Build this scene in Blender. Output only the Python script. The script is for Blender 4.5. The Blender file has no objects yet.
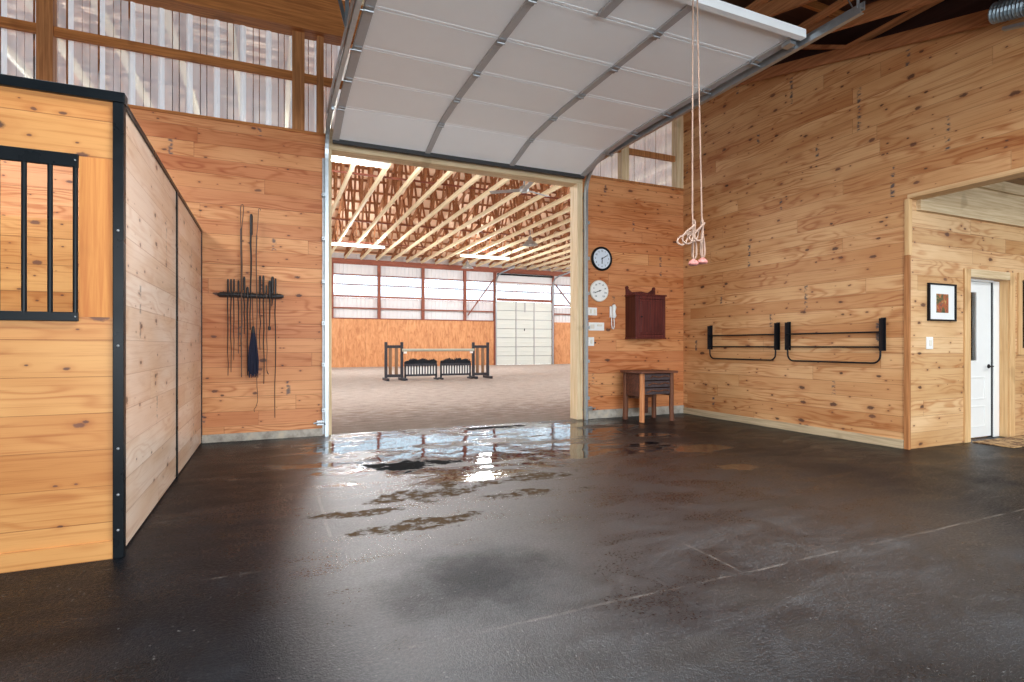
import bpy, bmesh, math, random
from mathutils import Vector, Matrix
random.seed(7)
SC = bpy.context.scene
COL = SC.collection
PI = math.pi

# ------------------------------------------------------------------ helpers
class MB:
    """collects shapes, then links them as ONE mesh object"""
    def __init__(self): self.bm = bmesh.new()
    def box(self, x0, x1, y0, y1, z0, z1, M=None):
        vs = [Vector((x, y, z)) for z in (z0, z1) for y in (y0, y1) for x in (x0, x1)]
        if M is not None: vs = [M @ v for v in vs]
        b = [self.bm.verts.new(v) for v in vs]
        for f in ((0,2,3,1),(4,5,7,6),(0,1,5,4),(2,6,7,3),(0,4,6,2),(1,3,7,5)):
            self.bm.faces.new([b[i] for i in f])
        return self
    def bar(self, p, q, w, h, up=(0,0,1)):
        p, q = Vector(p), Vector(q); d = q - p; L = d.length; d.normalize()
        up = Vector(up)
        if abs(d.dot(up)) > .98: up = Vector((0,1,0))
        s = d.cross(up).normalized(); u = s.cross(d).normalized()
        M = Matrix(((d.x,s.x,u.x,p.x),(d.y,s.y,u.y,p.y),(d.z,s.z,u.z,p.z),(0,0,0,1)))
        return self.box(0, L, -w/2, w/2, -h/2, h/2, M)
    def tube(self, pts, r, n=8, closed=False):
        pts = [Vector(p) for p in pts]
        rs = r if isinstance(r, (list, tuple)) else [r]*len(pts)
        N = len(pts); rings = []; prev = None
        for i, p in enumerate(pts):
            if closed: t = pts[(i+1) % N] - pts[i-1]
            else: t = pts[min(i+1, N-1)] - pts[max(i-1, 0)]
            t.normalize()
            if prev is None:
                a = Vector((0,0,1)) if abs(t.z) < .9 else Vector((1,0,0))
                u = t.cross(a).normalized()
            else:
                u = (prev - t*prev.dot(t)).normalized()
            prev = u; w = t.cross(u)
            rings.append([self.bm.verts.new(p + (u*math.cos(2*PI*k/n) + w*math.sin(2*PI*k/n))*rs[i]) for k in range(n)])
        for i in range(N if closed else N-1):
            a, b = rings[i], rings[(i+1) % N]
            for k in range(n):
                self.bm.faces.new((a[k], a[(k+1)%n], b[(k+1)%n], b[k]))
        if not closed:
            self.bm.faces.new(rings[0][::-1]); self.bm.faces.new(rings[-1])
        return self
    def lathe(self, prof, c=(0,0,0), axis='z', n=32):
        """prof: (radius, height) along the axis"""
        c = Vector(c); rings = []
        def P(r, h, a):
            x, y = r*math.cos(a), r*math.sin(a)
            if axis == 'z': return c + Vector((x, y, h))
            if axis == 'y': return c + Vector((x, h, y))
            return c + Vector((h, x, y))
        for r, h in prof:
            if r < 1e-6: rings.append([self.bm.verts.new(P(0, h, 0))])
            else: rings.append([self.bm.verts.new(P(r, h, 2*PI*k/n)) for k in range(n)])
        for a, b in zip(rings, rings[1:]):
            for k in range(n):
                q = [a[k % len(a)], a[(k+1) % len(a)], b[(k+1) % len(b)], b[k % len(b)]]
                q2 = []
                for v in q:
                    if v not in q2: q2.append(v)
                if len(q2) > 2: self.bm.faces.new(q2)
        return self
    def prism(self, poly, d, axis='y', at=0.0):
        """poly: 2-D outline, extruded by d along the axis from at"""
        def P(a, b, h):
            if axis == 'y': return Vector((a, h, b))
            if axis == 'x': return Vector((h, a, b))
            return Vector((a, b, h))
        A = [self.bm.verts.new(P(a, b, at)) for a, b in poly]
        B = [self.bm.verts.new(P(a, b, at + d)) for a, b in poly]
        self.bm.faces.new(A); self.bm.faces.new(B[::-1])
        n = len(poly)
        for i in range(n): self.bm.faces.new((A[i], B[i], B[(i+1)%n], A[(i+1)%n]))
        return self
    def build(self, name, mat, parent=None, bevel=0.0, smooth=False, loc=None):
        bm = self.bm
        bmesh.ops.recalc_face_normals(bm, faces=bm.faces[:])
        me = bpy.data.meshes.new(name); bm.to_mesh(me); bm.free()
        if smooth:
            for p in me.polygons: p.use_smooth = True
        me.materials.append(mat)
        o = bpy.data.objects.new(name, me); COL.objects.link(o)
        if parent is not None: o.parent = parent
        if loc is not None: o.location = loc
        if bevel:
            m = o.modifiers.new('bevel', 'BEVEL'); m.width = bevel; m.segments = 2; m.limit_method = 'ANGLE'
        if smooth:
            try:
                me.set_sharp_from_angle(angle=math.radians(40))
            except Exception: pass
        return o

def thing(name, label, cat, loc=(0,0,0), group=None, rz=0):
    o = bpy.data.objects.new(name, None); COL.objects.link(o)
    o.location = loc; o.rotation_euler = (0,0,rz); o.empty_display_size = .1
    return tag(o, label, cat, group)
def tag(o, label, cat, group=None):
    o['label'] = label; o['category'] = cat
    if group: o['group'] = group
    return o
def struct(o):
    o['kind'] = 'structure'; return o
def kids(o): return [c for c in COL.objects if c.parent == o]
def dup(root, loc, label=None):
    r = root.copy(); COL.objects.link(r); r.location = loc
    if label: r['label'] = label
    for ch in kids(root):
        c = ch.copy(); COL.objects.link(c); c.parent = r
        for g in kids(ch):
            d = g.copy(); COL.objects.link(d); d.parent = c
    return r
ORD = ['first','second','third','fourth','fifth','sixth','seventh','eighth','ninth','tenth','eleventh','twelfth','thirteenth',
       'fourteenth','fifteenth','sixteenth','seventeenth','eighteenth','nineteenth','twentieth','twenty-first','twenty-second',
       'twenty-third','twenty-fourth','twenty-fifth','twenty-sixth','twenty-seventh','twenty-eighth','twenty-ninth','thirtieth',
       'thirty-first','thirty-second','thirty-third','thirty-fourth']

# ------------------------------------------------------------------ materials
class NT:
    def __init__(self, name):
        self.m = bpy.data.materials.new(name); self.m.use_nodes = True
        self.t = self.m.node_tree; self.N = self.t.nodes; self.L = self.t.links
        self.b = self.N['Principled BSDF']
    def n(self, ty, **kw):
        x = self.N.new(ty)
        for k, v in kw.items(): setattr(x, k, v)
        return x
    def set(self, node, sock, v):
        s = node.inputs[sock]
        if isinstance(v, bpy.types.NodeSocket): self.L.new(v, s)
        else: s.default_value = v
    def math(self, op, a, b=None, c=None, clamp=False):
        x = self.n('ShaderNodeMath', operation=op); x.use_clamp = clamp
        self.set(x, 0, a)
        if b is not None: self.set(x, 1, b)
        if c is not None: self.set(x, 2, c)
        return x.outputs[0]
    def vec(self, x, y, z):
        c = self.n('ShaderNodeCombineXYZ')
        self.set(c, 0, x); self.set(c, 1, y); self.set(c, 2, z)
        return c.outputs[0]
    def coord(self):
        return self.n('ShaderNodeTexCoord').outputs['Object']
    def xyz(self, v=None):
        s = self.n('ShaderNodeSeparateXYZ'); self.L.new(v if v is not None else self.coord(), s.inputs[0])
        return s.outputs
    def noise(self, v, scale=1, detail=3, rough=.5, dist=0):
        x = self.n('ShaderNodeTexNoise'); self.L.new(v, x.inputs['Vector'])
        x.inputs['Scale'].default_value = scale; x.inputs['Detail'].default_value = detail
        x.inputs['Roughness'].default_value = rough; x.inputs['Distortion'].default_value = dist
        return x.outputs['Fac']
    def ramp(self, f, stops, interp='LINEAR'):
        r = self.n('ShaderNodeValToRGB'); self.set(r, 0, f); cr = r.color_ramp; cr.interpolation = interp
        while len(cr.elements) < len(stops): cr.elements.new(.5)
        for e, (p, c) in zip(cr.elements, stops):
            e.position = p; e.color = (c if len(c) == 4 else (*c, 1)) if isinstance(c, (tuple, list)) else (c, c, c, 1)
        return r.outputs[0]
    def mix(self, f, a, b, mode='MIX'):
        x = self.n('ShaderNodeMix', data_type='RGBA', blend_type=mode)
        self.set(x, 0, f)
        for i, v in ((6, a), (7, b)):
            if isinstance(v, (tuple, list)) and len(v) == 3: v = (*v, 1)
            self.set(x, i, v)
        return x.outputs[2]
    def smooth(self, x, a, b):
        m = self.n('ShaderNodeMapRange', interpolation_type='SMOOTHSTEP')
        self.set(m, 0, x); m.inputs[1].default_value = a; m.inputs[2].default_value = b
        return m.outputs[0]
    def bump(self, h, strength=.3, dist=.01):
        x = self.n('ShaderNodeBump'); self.set(x, 'Height', h)
        x.inputs['Strength'].default_value = strength; x.inputs['Distance'].default_value = dist
        self.L.new(x.outputs[0], self.b.inputs['Normal'])
    def out(self, color=None, rough=None, metal=None, spec=None):
        if color is not None: self.set(self.b, 'Base Color', (*color, 1) if isinstance(color, tuple) and len(color) == 3 else color)
        if rough is not None: self.set(self.b, 'Roughness', rough)
        if metal is not None: self.set(self.b, 'Metallic', metal)
        if spec is not None: self.set(self.b, 'Specular IOR Level', spec)
        return self.m

def srgb(r, g, b):
    f = lambda c: (c/255/12.92) if c <= 10 else ((c/255+.055)/1.055)**2.4
    return (f(r), f(g), f(b))

def plank_wood(name, tones, axis='x', h=.185, L=3.8, knots=1.0, stamps=0.0, gap=.028, rough=.5, seed=0.0, gapdark=.35, knotcol=None, grain=1.0):
    """horizontal boards along the axis, stacked in z"""
    t = NT(name); o = t.xyz()
    u = o[0] if axis == 'x' else o[1]; v = o[2]; w = o[1] if axis == 'x' else o[0]
    rv = t.math('DIVIDE', v, h); row = t.math('FLOOR', rv); fr = t.math('SUBTRACT', rv, row)
    wn = t.n('ShaderNodeTexWhiteNoise', noise_dimensions='1D'); t.L.new(t.math('ADD', row, seed), wn.inputs['W'])
    s = t.math('ADD', t.math('DIVIDE', u, L), t.math('MULTIPLY', wn.outputs['Value'], 9.0))
    colm = t.math('FLOOR', s); fs = t.math('SUBTRACT', s, colm)
    wn2 = t.n('ShaderNodeTexWhiteNoise', noise_dimensions='3D'); t.L.new(t.vec(row, colm, seed), wn2.inputs['Vector'])
    rnd = wn2.outputs['Value']
    off = t.math('MULTIPLY', rnd, 37.0)
    base = t.ramp(t.math('ADD', t.math('MULTIPLY', rnd, .5), t.math('MULTIPLY', wn.outputs['Value'], .5)), [(i/(len(tones)-1), c) for i, c in enumerate(tones)])
    # slow tonal drift along a board
    dr = t.noise(t.vec(t.math('MULTIPLY', u, .8), t.math('MULTIPLY', v, 2.5), off), 1, 3)
    base = t.mix(t.smooth(dr, .35, .7), base, t.mix(1.0, base, (.84, .73, .62), 'MULTIPLY'))
    # long latewood streaks, straight on some boards and arched on others
    wob = t.noise(t.vec(t.math('MULTIPLY', u, .9), t.math('MULTIPLY', v, 4.0), off), 1, 2, .5)
    ph = t.math('MULTIPLY_ADD', wob, 60.0, t.math('MULTIPLY', v, 55.0))
    ring = t.math('POWER', t.math('MULTIPLY_ADD', t.math('SINE', ph), .5, .5), 2.5)
    patch = t.smooth(t.noise(t.vec(t.math('MULTIPLY', u, .8), t.math('MULTIPLY', v, 4.5), t.math('ADD', off, 5.0)), 1, 2), .42, .62)
    strk = t.smooth(t.noise(t.vec(t.math('MULTIPLY', u, .9), t.math('MULTIPLY', v, 42.0), off), 1, 4, .62), .50, .70)
    fine = t.noise(t.vec(t.math('MULTIPLY', u, 4.0), t.math('MULTIPLY', v, 150.0), off), 1, 3, .6)
    base = t.mix(t.math('MULTIPLY', ring, t.math('MULTIPLY', patch, .55*grain)), base, t.mix(1.0, base, (.66, .42, .26), 'MULTIPLY'))
    base = t.mix(t.math('MULTIPLY', strk, .55*grain), base, t.mix(1.0, base, (.66, .46, .32), 'MULTIPLY'))
    base = t.mix(t.math('MULTIPLY', t.smooth(fine, .5, .75), .30), base, t.mix(1.0, base, (.66, .54, .44), 'MULTIPLY'))
    # knots: round ones and a smaller, more frequent kind
    jag = t.math('MULTIPLY_ADD', t.noise(t.vec(u, v, 0.0), 22, 3, .6), .16, -.08)
    for (fu, fv, size, pw) in ((2.1, 4.4, .125, 2.2), (4.3, 7.7, .10, 3.4)):
        vo = t.n('ShaderNodeTexVoronoi', feature='F1', voronoi_dimensions='2D'); vo.inputs['Scale'].default_value = 1
        t.L.new(t.vec(t.math('MULTIPLY_ADD', u, fu, seed*1.7+fu), t.math('MULTIPLY_ADD', v, fv, seed*.31), 0.0), vo.inputs['Vector'])
        sc = t.n('ShaderNodeSeparateColor'); t.L.new(vo.outputs['Color'], sc.inputs[0])
        rad = t.math('MULTIPLY', t.math('POWER', sc.outputs[0], pw), size*knots)
        q = t.math('DIVIDE', t.math('ADD', vo.outputs['Distance'], t.math('MULTIPLY', jag, t.math('MULTIPLY', rad, 9.0))), t.math('ADD', rad, .001))
        core = t.math('SUBTRACT', 1.0, t.smooth(q, .55, 1.1)); halo = t.math('SUBTRACT', 1.0, t.smooth(q, .6, 3.2))
        big = t.math('GREATER_THAN', rad, .022)
        kc = t.mix(sc.outputs[1], knotcol or (.045, .018, .016), (.16, .062, .035))
        base = t.mix(t.math('MULTIPLY', t.math('MULTIPLY', halo, big), .35), base, t.mix(1.0, base, (.66, .42, .28), 'MULTIPLY'))
        base = t.mix(t.math('MULTIPLY', t.math('MULTIPLY', core, big), .88), base, kc)
    # grade stamps: grey vertical smears across some boards
    if stamps:
        q = t.math('ADD', t.math('DIVIDE', u, 1.55), t.math('MULTIPLY', t.math('FLOOR', t.math('DIVIDE', row, 3.0)), .37))
        fq = t.math('FRACT', q)
        band = t.math('SUBTRACT', 1.0, t.smooth(t.math('ABSOLUTE', t.math('SUBTRACT', fq, .5)), .006, .024))
        br = t.smooth(t.noise(t.vec(t.math('MULTIPLY', u, 12.0), t.math('MULTIPLY', v, 24.0), 0.0), 1, 2), .46, .6)
        on = t.math('GREATER_THAN', t.noise(t.vec(t.math('FLOOR', q), t.math('MULTIPLY', row, .9), 3.0), 1.7, 0), .58)
        base = t.mix(t.math('MULTIPLY', t.math('MULTIPLY', band, br), t.math('MULTIPLY', on, stamps)), base, (.07, .065, .075))
    # joints
    ga = t.math('LESS_THAN', fr, gap)
    ge = t.math('LESS_THAN', fs, .0035*2.6/L)
    grv = t.math('MAXIMUM', ga, ge)
    wn3 = t.math('MULTIPLY_ADD', wn.outputs['Value'], .5, .5)
    base = t.mix(t.math('MULTIPLY', t.math('MAXIMUM', ga, t.math('MULTIPLY', ge, .6)), t.math('MULTIPLY', wn3, .8)), base, t.mix(1.0, base, (gapdark, gapdark*.75, gapdark*.6), 'MULTIPLY'))
    t.bump(t.math('SUBTRACT', t.math('MULTIPLY', fine, .12), grv), .35, .006)
    return t.out(base, rough, spec=.35)

def wood(name, c1, c2, axis='x', rough=.6, grain=1.0):
    """a single piece of timber, grain along one local axis"""
    t = NT(name); o = t.xyz()
    k = {'x': (1.5, 40, 40), 'y': (40, 1.5, 40), 'z': (40, 40, 1.5)}[axis]
    v = t.vec(t.math('MULTIPLY', o[0], k[0]), t.math('MULTIPLY', o[1], k[1]), t.math('MULTIPLY', o[2], k[2]))
    f = t.noise(v, 1, 4, .6, .4)
    kn = t.noise(t.vec(t.math('MULTIPLY', o[0], 3.0), t.math('MULTIPLY', o[1], 3.0), t.math('MULTIPLY', o[2], 3.0)), 1, 1)
    c = t.mix(t.math('MULTIPLY', t.smooth(f, .3, .75), grain), c1, c2)
    c = t.mix(t.math('MULTIPLY', t.smooth(kn, .64, .74), .35), c, (c2[0]*.5, c2[1]*.45, c2[2]*.4))
    t.bump(f, .15, .003)
    return t.out(c, rough, spec=.3)

def plain(name, c, rough=.5, metal=0.0, var=.12, scale=12, bump=0.0, spec=.5):
    t = NT(name); co = t.coord(); f = t.noise(co, scale, 3)
    col = t.mix(f, tuple(x*(1-var) for x in c), tuple(min(1, x*(1+var)) for x in c))
    if bump: t.bump(f, bump, .003)
    return t.out(col, t.math('MULTIPLY_ADD', f, .2, rough-.1), metal, spec)

def emit(name, c, s):
    t = NT(name); t.set(t.b, 'Emission Color', (*c, 1)); t.set(t.b, 'Emission Strength', s)
    return t.out((.9, .9, .9), .5)

def sheet(name, tint, tr=.5, tl=.3, ribs=None):
    """clear or milky corrugated plastic: part see-through, part diffusing, part gloss"""
    t = NT(name); N = t.N
    o = t.xyz()
    dirt = t.noise(t.vec(t.math('MULTIPLY', o[0], 5.0), o[1], t.math('MULTIPLY', o[2], .8)), 1.2, 3)
    a = t.n('ShaderNodeBsdfTransparent'); a.inputs[0].default_value = (*tint, 1)
    b = t.n('ShaderNodeBsdfTranslucent'); b.inputs[0].default_value = (*tint, 1)
    d = t.n('ShaderNodeBsdfDiffuse'); d.inputs[0].default_value = (*tint, 1)
    g = t.n('ShaderNodeBsdfGlossy'); g.inputs['Roughness'].default_value = .12
    m0 = t.n('ShaderNodeMixShader'); m0.inputs[0].default_value = .7; t.L.new(b.outputs[0], m0.inputs[1]); t.L.new(d.outputs[0], m0.inputs[2])
    m1 = t.n('ShaderNodeMixShader'); fac = t.math('MULTIPLY_ADD', dirt, tr, tl, clamp=True)
    if ribs:   # the overlapping, doubled ribs of the sheet let less through
        fx = t.math('FRACT', t.math('DIVIDE', t.math('SUBTRACT', o[0], ribs[0]), ribs[1]))
        fac = t.math('MAXIMUM', fac, t.math('MULTIPLY', t.math('GREATER_THAN', fx, .77), .9))
    t.set(m1, 0, fac)
    t.L.new(a.outputs[0], m1.inputs[1]); t.L.new(m0.outputs[0], m1.inputs[2])
    fr = t.n('ShaderNodeFresnel'); fr.inputs[0].default_value = 1.35
    m2 = t.n('ShaderNodeMixShader'); t.L.new(fr.outputs[0], m2.inputs[0]); t.L.new(m1.outputs[0], m2.inputs[1]); t.L.new(g.outputs[0], m2.inputs[2])
    t.L.new(m2.outputs[0], N['Material Output'].inputs['Surface'])
    return t.m

# pine tones
M = {}
W_BACK  = [srgb(214,146,96), srgb(200,126,80), srgb(222,160,108), srgb(206,136,90), srgb(226,168,114)]
W_BACKL = [srgb(226,158,96), srgb(212,140,80), srgb(232,172,108), srgb(218,150,92), srgb(234,178,116)]
W_RIGHT = [srgb(214,162,112), srgb(202,146,96), srgb(224,178,128), srgb(210,158,108), srgb(228,186,138)]
W_ALC   = [srgb(216,178,132), srgb(206,164,116), srgb(226,190,146), srgb(214,174,126)]
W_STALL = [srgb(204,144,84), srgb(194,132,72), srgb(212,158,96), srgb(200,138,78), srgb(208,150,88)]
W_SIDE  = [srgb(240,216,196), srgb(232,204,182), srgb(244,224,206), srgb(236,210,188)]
M['back']  = plank_wood('pine_boards_back', W_BACK, 'x', stamps=.8, seed=3, grain=1.3)
M['right'] = plank_wood('pine_boards_right', W_RIGHT, 'y', stamps=.9, seed=11, gapdark=.45, grain=1.3)
M['alcove'] = plank_wood('pine_boards_alcove', W_ALC, 'x', seed=23, gapdark=.5, grain=1.2)
M['stall'] = plank_wood('pine_boards_stall', W_STALL, 'x', h=.205, L=40, seed=31, rough=.42, gap=.02)
M['lining'] = plank_wood('pine_boards_lining', W_STALL, 'x', h=.30, L=4, seed=37, rough=.5, gap=.03)
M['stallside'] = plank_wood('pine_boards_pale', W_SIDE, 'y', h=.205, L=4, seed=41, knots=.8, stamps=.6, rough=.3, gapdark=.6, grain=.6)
M['ceilwood'] = plank_wood('ceiling_boards', [srgb(170,132,92), srgb(150,114,78), srgb(182,146,106)], 'y', seed=51)
M['beam']  = wood('amber_beam', srgb(196,126,68), srgb(146,86,42), 'x')
M['beamy'] = wood('truss_timber', srgb(196,132,86), srgb(150,92,56), 'y')
M['stud']  = wood('stud_brown', srgb(190,128,78), srgb(140,88,50), 'z')
M['palewood_z'] = wood('pale_post', srgb(228,206,170), srgb(200,168,126), 'z')
M['palewood_x'] = wood('pale_board', srgb(222,200,164), srgb(190,160,120), 'x')
M['trim_z'] = wood('pine_trim', srgb(222,184,134), srgb(196,150,100), 'z')
M['trim_y'] = wood('pine_trim_long', srgb(220,184,138), srgb(196,152,106), 'y')
M['vboard'] = wood('pine_upright', srgb(208,140,74), srgb(184,110,56), 'z')
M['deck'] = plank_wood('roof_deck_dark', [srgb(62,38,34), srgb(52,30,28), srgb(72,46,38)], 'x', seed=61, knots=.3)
M['base'] = NT('concrete_skirting')
_t = M['base']; _f = _t.noise(_t.coord(), 6, 5, .65)
M['base'] = _t.out(_t.ramp(_f, [(.3, srgb(120,112,102)), (.55, srgb(176,168,156)), (.75, srgb(198,184,160))]), .8)
M['blacksteel'] = plain('black_steel', (.005,.007,.009), .30, 0, .3, 8, 0, .16)
M['iron'] = plain('black_iron', (.007,.007,.009), .4, 0, .3, 12, 0, .2)
M['galv'] = plain('galvanised_steel', (.42,.46,.49), .40, .85, .18, 20)
M['galvdull'] = plain('galvanised_hinge', (.36,.37,.38), .45, .8, .3, 30)
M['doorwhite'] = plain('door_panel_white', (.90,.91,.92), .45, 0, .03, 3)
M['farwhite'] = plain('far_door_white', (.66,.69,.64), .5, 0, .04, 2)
M['stile'] = plain('door_stile_grey', (.42,.42,.43), .5, .3, .1, 30)
M['rubber'] = plain('black_rubber', (.02,.02,.022), .6)
M['white'] = plain('white_paint', (.82,.82,.80), .4, 0, .03)
M['whiteplastic'] = plain('white_plastic', (.84,.83,.80), .35, 0, .03)
M['cream'] = plain('cream_plastic', (.74,.68,.58), .4, 0, .05)
M['redbrown'] = wood('red_brown_timber', srgb(152,92,74), srgb(116,64,50), 'z', .7)
M['redbrown_x'] = wood('red_brown_girt', srgb(156,94,74), srgb(118,66,52), 'x', .7)
M['web'] = wood('shaded_web_timber', srgb(176,124,86), srgb(140,88,58), 'z', .7)  # same timber as the chords, with shade put into the colour
M['shaded_purlin'] = wood('shaded_purlin_timber', srgb(172,120,86), srgb(138,88,60), 'x', .7)  # shade put into the purlin colour as well
M['lit_chord'] = wood('bounce_lit_timber', srgb(240,228,196), srgb(224,204,160), 'y', .6)  # chord copy of that timber, light bounced off the sand coloured in
M['skirtwood'] = wood('weathered_skirting', srgb(206,184,150), srgb(168,146,116), 'y', .8)
def _ply():
    t = NT('plywood_panels'); o = t.xyz()
    f = t.noise(t.vec(t.math('MULTIPLY', o[0], 3.5), o[1], t.math('MULTIPLY', o[2], 1.1)), 1.6, 4, .6, 1.2)
    c = t.ramp(f, [(.3, srgb(176,112,66)), (.5, srgb(202,140,92)), (.7, srgb(216,158,108))])
    sx = t.math('FRACT', t.math('DIVIDE', o[0], 1.22))
    c = t.mix(t.math('MULTIPLY', t.math('LESS_THAN', sx, .012), .5), c, srgb(120,76,44))
    return t.out(c, .6)
M['ply'] = _ply()
def _metal():
    t = NT('corrugated_white_metal'); o = t.xyz()
    return t.out((.70, .69, .70), .5)
M['metal'] = _metal()
def _sand():
    t = NT('arena_sand'); co = t.coord(); o = t.xyz(co)
    a = t.noise(co, .5, 5, .6); b = t.noise(t.vec(o[0], t.math('MULTIPLY', o[1], 2.2), 0.0), 3.2, 5, .7); d = t.noise(co, 28, 3, .7)
    h = t.math('ADD', t.math('MULTIPLY', b, .7), t.math('MULTIPLY', d, .3))
    c = t.ramp(h, [(.3, srgb(138,122,112)), (.48, srgb(186,172,162)), (.70, srgb(214,204,196))])
    wet = t.smooth(t.math('ADD', o[1], t.math('MULTIPLY_ADD', a, 4.0, -2.0)), 12.2, 9.0)
    wet = t.math('SUBTRACT', 1.0, t.smooth(t.math('ADD', o[1], t.math('MULTIPLY_ADD', b, 5.0, -2.5)), 8.2, 11.5))
    c = t.mix(t.math('MULTIPLY', wet, .62), c, srgb(112,94,82))
    t.bump(h, 1.0, .16)
    return t.out(c, .9, spec=.15)
M['sand'] = _sand()

def _floor():
    t = NT('wet_black_rubber_floor'); co = t.coord(); o = t.xyz(co); x, y = o[0], o[1]
    big = t.noise(co, .7, 4, .55); mid = t.noise(co, 3.0, 6, .65); fine = t.noise(co, 60, 3, .7); grit = t.noise(co, 150, 2, .6)
    strk = t.noise(t.vec(x, t.math('MULTIPLY', y, 2.2), 4.0), 1.6, 6, .62, .6)
    c = t.ramp(mid, [(.3, srgb(11,14,18)), (.6, srgb(20,23,28)), (.8, srgb(38,42,47))])
    vo = t.n('ShaderNodeTexVoronoi', feature='F1'); t.L.new(co, vo.inputs['Vector']); vo.inputs['Scale'].default_value = 9
    sp = t.math('LESS_THAN', vo.outputs['Distance'], .045)
    scn = t.n('ShaderNodeSeparateColor'); t.L.new(vo.outputs['Color'], scn.inputs[0])
    sp = t.math('MULTIPLY', sp, t.math('GREATER_THAN', scn.outputs[0], .62))
    c = t.mix(t.math('MULTIPLY', sp, .5), c, srgb(150,145,140))
    def blob(cx, cy, rx, ry, wob=2.5, src=None):
        dx = t.math('DIVIDE', t.math('SUBTRACT', x, cx), rx); dy = t.math('DIVIDE', t.math('SUBTRACT', y, cy), ry)
        d = t.math('SQRT', t.math('ADD', t.math('MULTIPLY', dx, dx), t.math('MULTIPLY', dy, dy)))
        d = t.math('ADD', d, t.math('MULTIPLY_ADD', src or strk, 2*wob, -wob))
        return t.math('SUBTRACT', 1.0, t.smooth(d, .70, 1.05))
    def mx(*a):
        r = a[0]
        for k in a[1:]: r = t.math('MAXIMUM', r, k)
        return r
    # standing water near the threshold and below the stand
    pud = mx(blob(1.6, 6.8, 1.4, .9, 1.8), blob(3.3, 6.95, 1.5, .8, 1.8), blob(2.3, 5.8, 2.0, .85, 2.2), blob(1.95, 4.75, .65, .25, 1.8),
             blob(4.55, 5.0, .45, .26, 1.5, mid), blob(4.25, 4.05, .22, .14, 1.5, mid))
    # patches where the surface has dried or lost its film
    dull = mx(blob(1.25, 5.45, .42, .26, 2.0, mid), t.math('MULTIPLY', t.math('SUBTRACT', 1.0, t.smooth(t.math('ADD', t.math('SQRT', t.math('ADD', t.math('POWER', t.math('DIVIDE', t.math('SUBTRACT', x, .98), .5), 2.0), t.math('POWER', t.math('DIVIDE', t.math('SUBTRACT', y, 2.65), .45), 2.0))), t.math('MULTIPLY_ADD', mid, 1.6, -.8)), .1, 1.4)), .55), blob(2.9, 7.45, .45, .12, 2.0, mid))
    damp = mx(blob(1.55, 1.70, .36, .10, 2.4, mid), blob(2.2, 1.98, .34, .12, 2.6, mid), blob(2.08, 1.6, .20, .07, 2.2, mid), blob(3.5, 3.0, .45, .12, 2.4, mid))
    # mud tracked in from the arena
    md = mx(blob(1.15, 4.30, .46, .20, 1.8, mid), blob(.62, 4.02, .34, .09, 1.8, mid), blob(2.2, 4.52, .46, .15, 1.8, mid), blob(1.0, 3.62, .46, .13, 2.0, mid), blob(1.95, 4.05, .38, .10, 2.0, mid), blob(1.38, 4.58, .14, .1, 1.6, mid))
    mud = t.math('MULTIPLY', md, t.smooth(t.noise(co, 11, 5, .7), .36, .56))
    c = t.mix(t.math('MULTIPLY', mud, .75), c, srgb(94,76,56))
    c = t.mix(t.math('MULTIPLY', damp, .8), c, srgb(14,13,13)); c = t.mix(t.math('MULTIPLY', dull, .6), c, srgb(22,21,21))
    def seam(coord, at, wd, a, b, along, br=.45):
        d = t.math('ABSOLUTE', t.math('SUBTRACT', t.math('ADD', coord, t.math('MULTIPLY_ADD', t.noise(co, 3, 2), .03, -.015)), at))
        k = t.math('SUBTRACT', 1.0, t.smooth(d, wd*.5, wd))
        k = t.math('MULTIPLY', k, t.math('MULTIPLY', t.math('GREATER_THAN', along, a), t.math('LESS_THAN', along, b)))
        return t.math('MULTIPLY', k, t.smooth(t.noise(co, 2.3, 5, .75), br, br+.25))
    sm = mx(seam(y, 2.15, .011, .5, 9.0, x, .40), seam(x, 2.29, .010, 2.1, 3.3, y, .44), seam(x, .34, .014, 3.6, 5.0, y, .34), seam(y, 4.36, .014, -3.0, 6.7, x, .5), seam(y, 5.4, .012, 4.2, 6.5, x, .52), seam(x, 4.4, .012, .5, 4.2, y, .56), seam(y, 3.2, .010, -.6, .4, x, .44))
    c = t.mix(t.math('MULTIPLY', sm, .42), c, srgb(140,132,124))
    v2 = t.n('ShaderNodeTexVoronoi', feature='F1'); t.L.new(co, v2.inputs['Vector']); v2.inputs['Scale'].default_value = 34
    s2 = t.n('ShaderNodeSeparateColor'); t.L.new(v2.outputs['Color'], s2.inputs[0])
    c = t.mix(t.math('MULTIPLY', t.math('MULTIPLY', t.math('LESS_THAN', v2.outputs['Distance'], .16), t.math('GREATER_THAN', s2.outputs[0], .72)), t.math('MULTIPLY', s2.outputs[1], .38)), c, srgb(150,148,146))  # pale specks painted in to suggest sparkle in the floor's glare
    # gloss
    r = t.math('MULTIPLY_ADD', big, .30, .17)
    r = t.math('ADD', r, t.math('MULTIPLY_ADD', strk, .44, -.22))
    r = t.math('ADD', r, t.math('MULTIPLY_ADD', mid, .20, -.10))
    r = t.math('ADD', r, t.math('MULTIPLY_ADD', t.smooth(fine, .3, .7), .22, -.11))
    dry = t.math('SUBTRACT', 1.0, t.smooth(y, .8, 4.5)); r = t.math('MULTIPLY_ADD', dry, .12, r, True)
    r = t.mix(pud, r, (.03, .03, .03)); r = t.mix(dull, r, (.72, .72, .72))
    r = t.mix(mud, r, (.8, .8, .8)); r = t.mix(t.math('MULTIPLY', damp, .7), r, (.45, .45, .45))
    h = t.math('ADD', t.math('MULTIPLY', fine, .6), t.math('MULTIPLY', grit, .4))
    h = t.math('MULTIPLY', h, t.math('SUBTRACT', 1.0, pud))
    h = t.math('ADD', h, t.math('MULTIPLY', t.noise(co, 2.2, 3), 1.0))
    t.bump(h, .5, .014)
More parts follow.
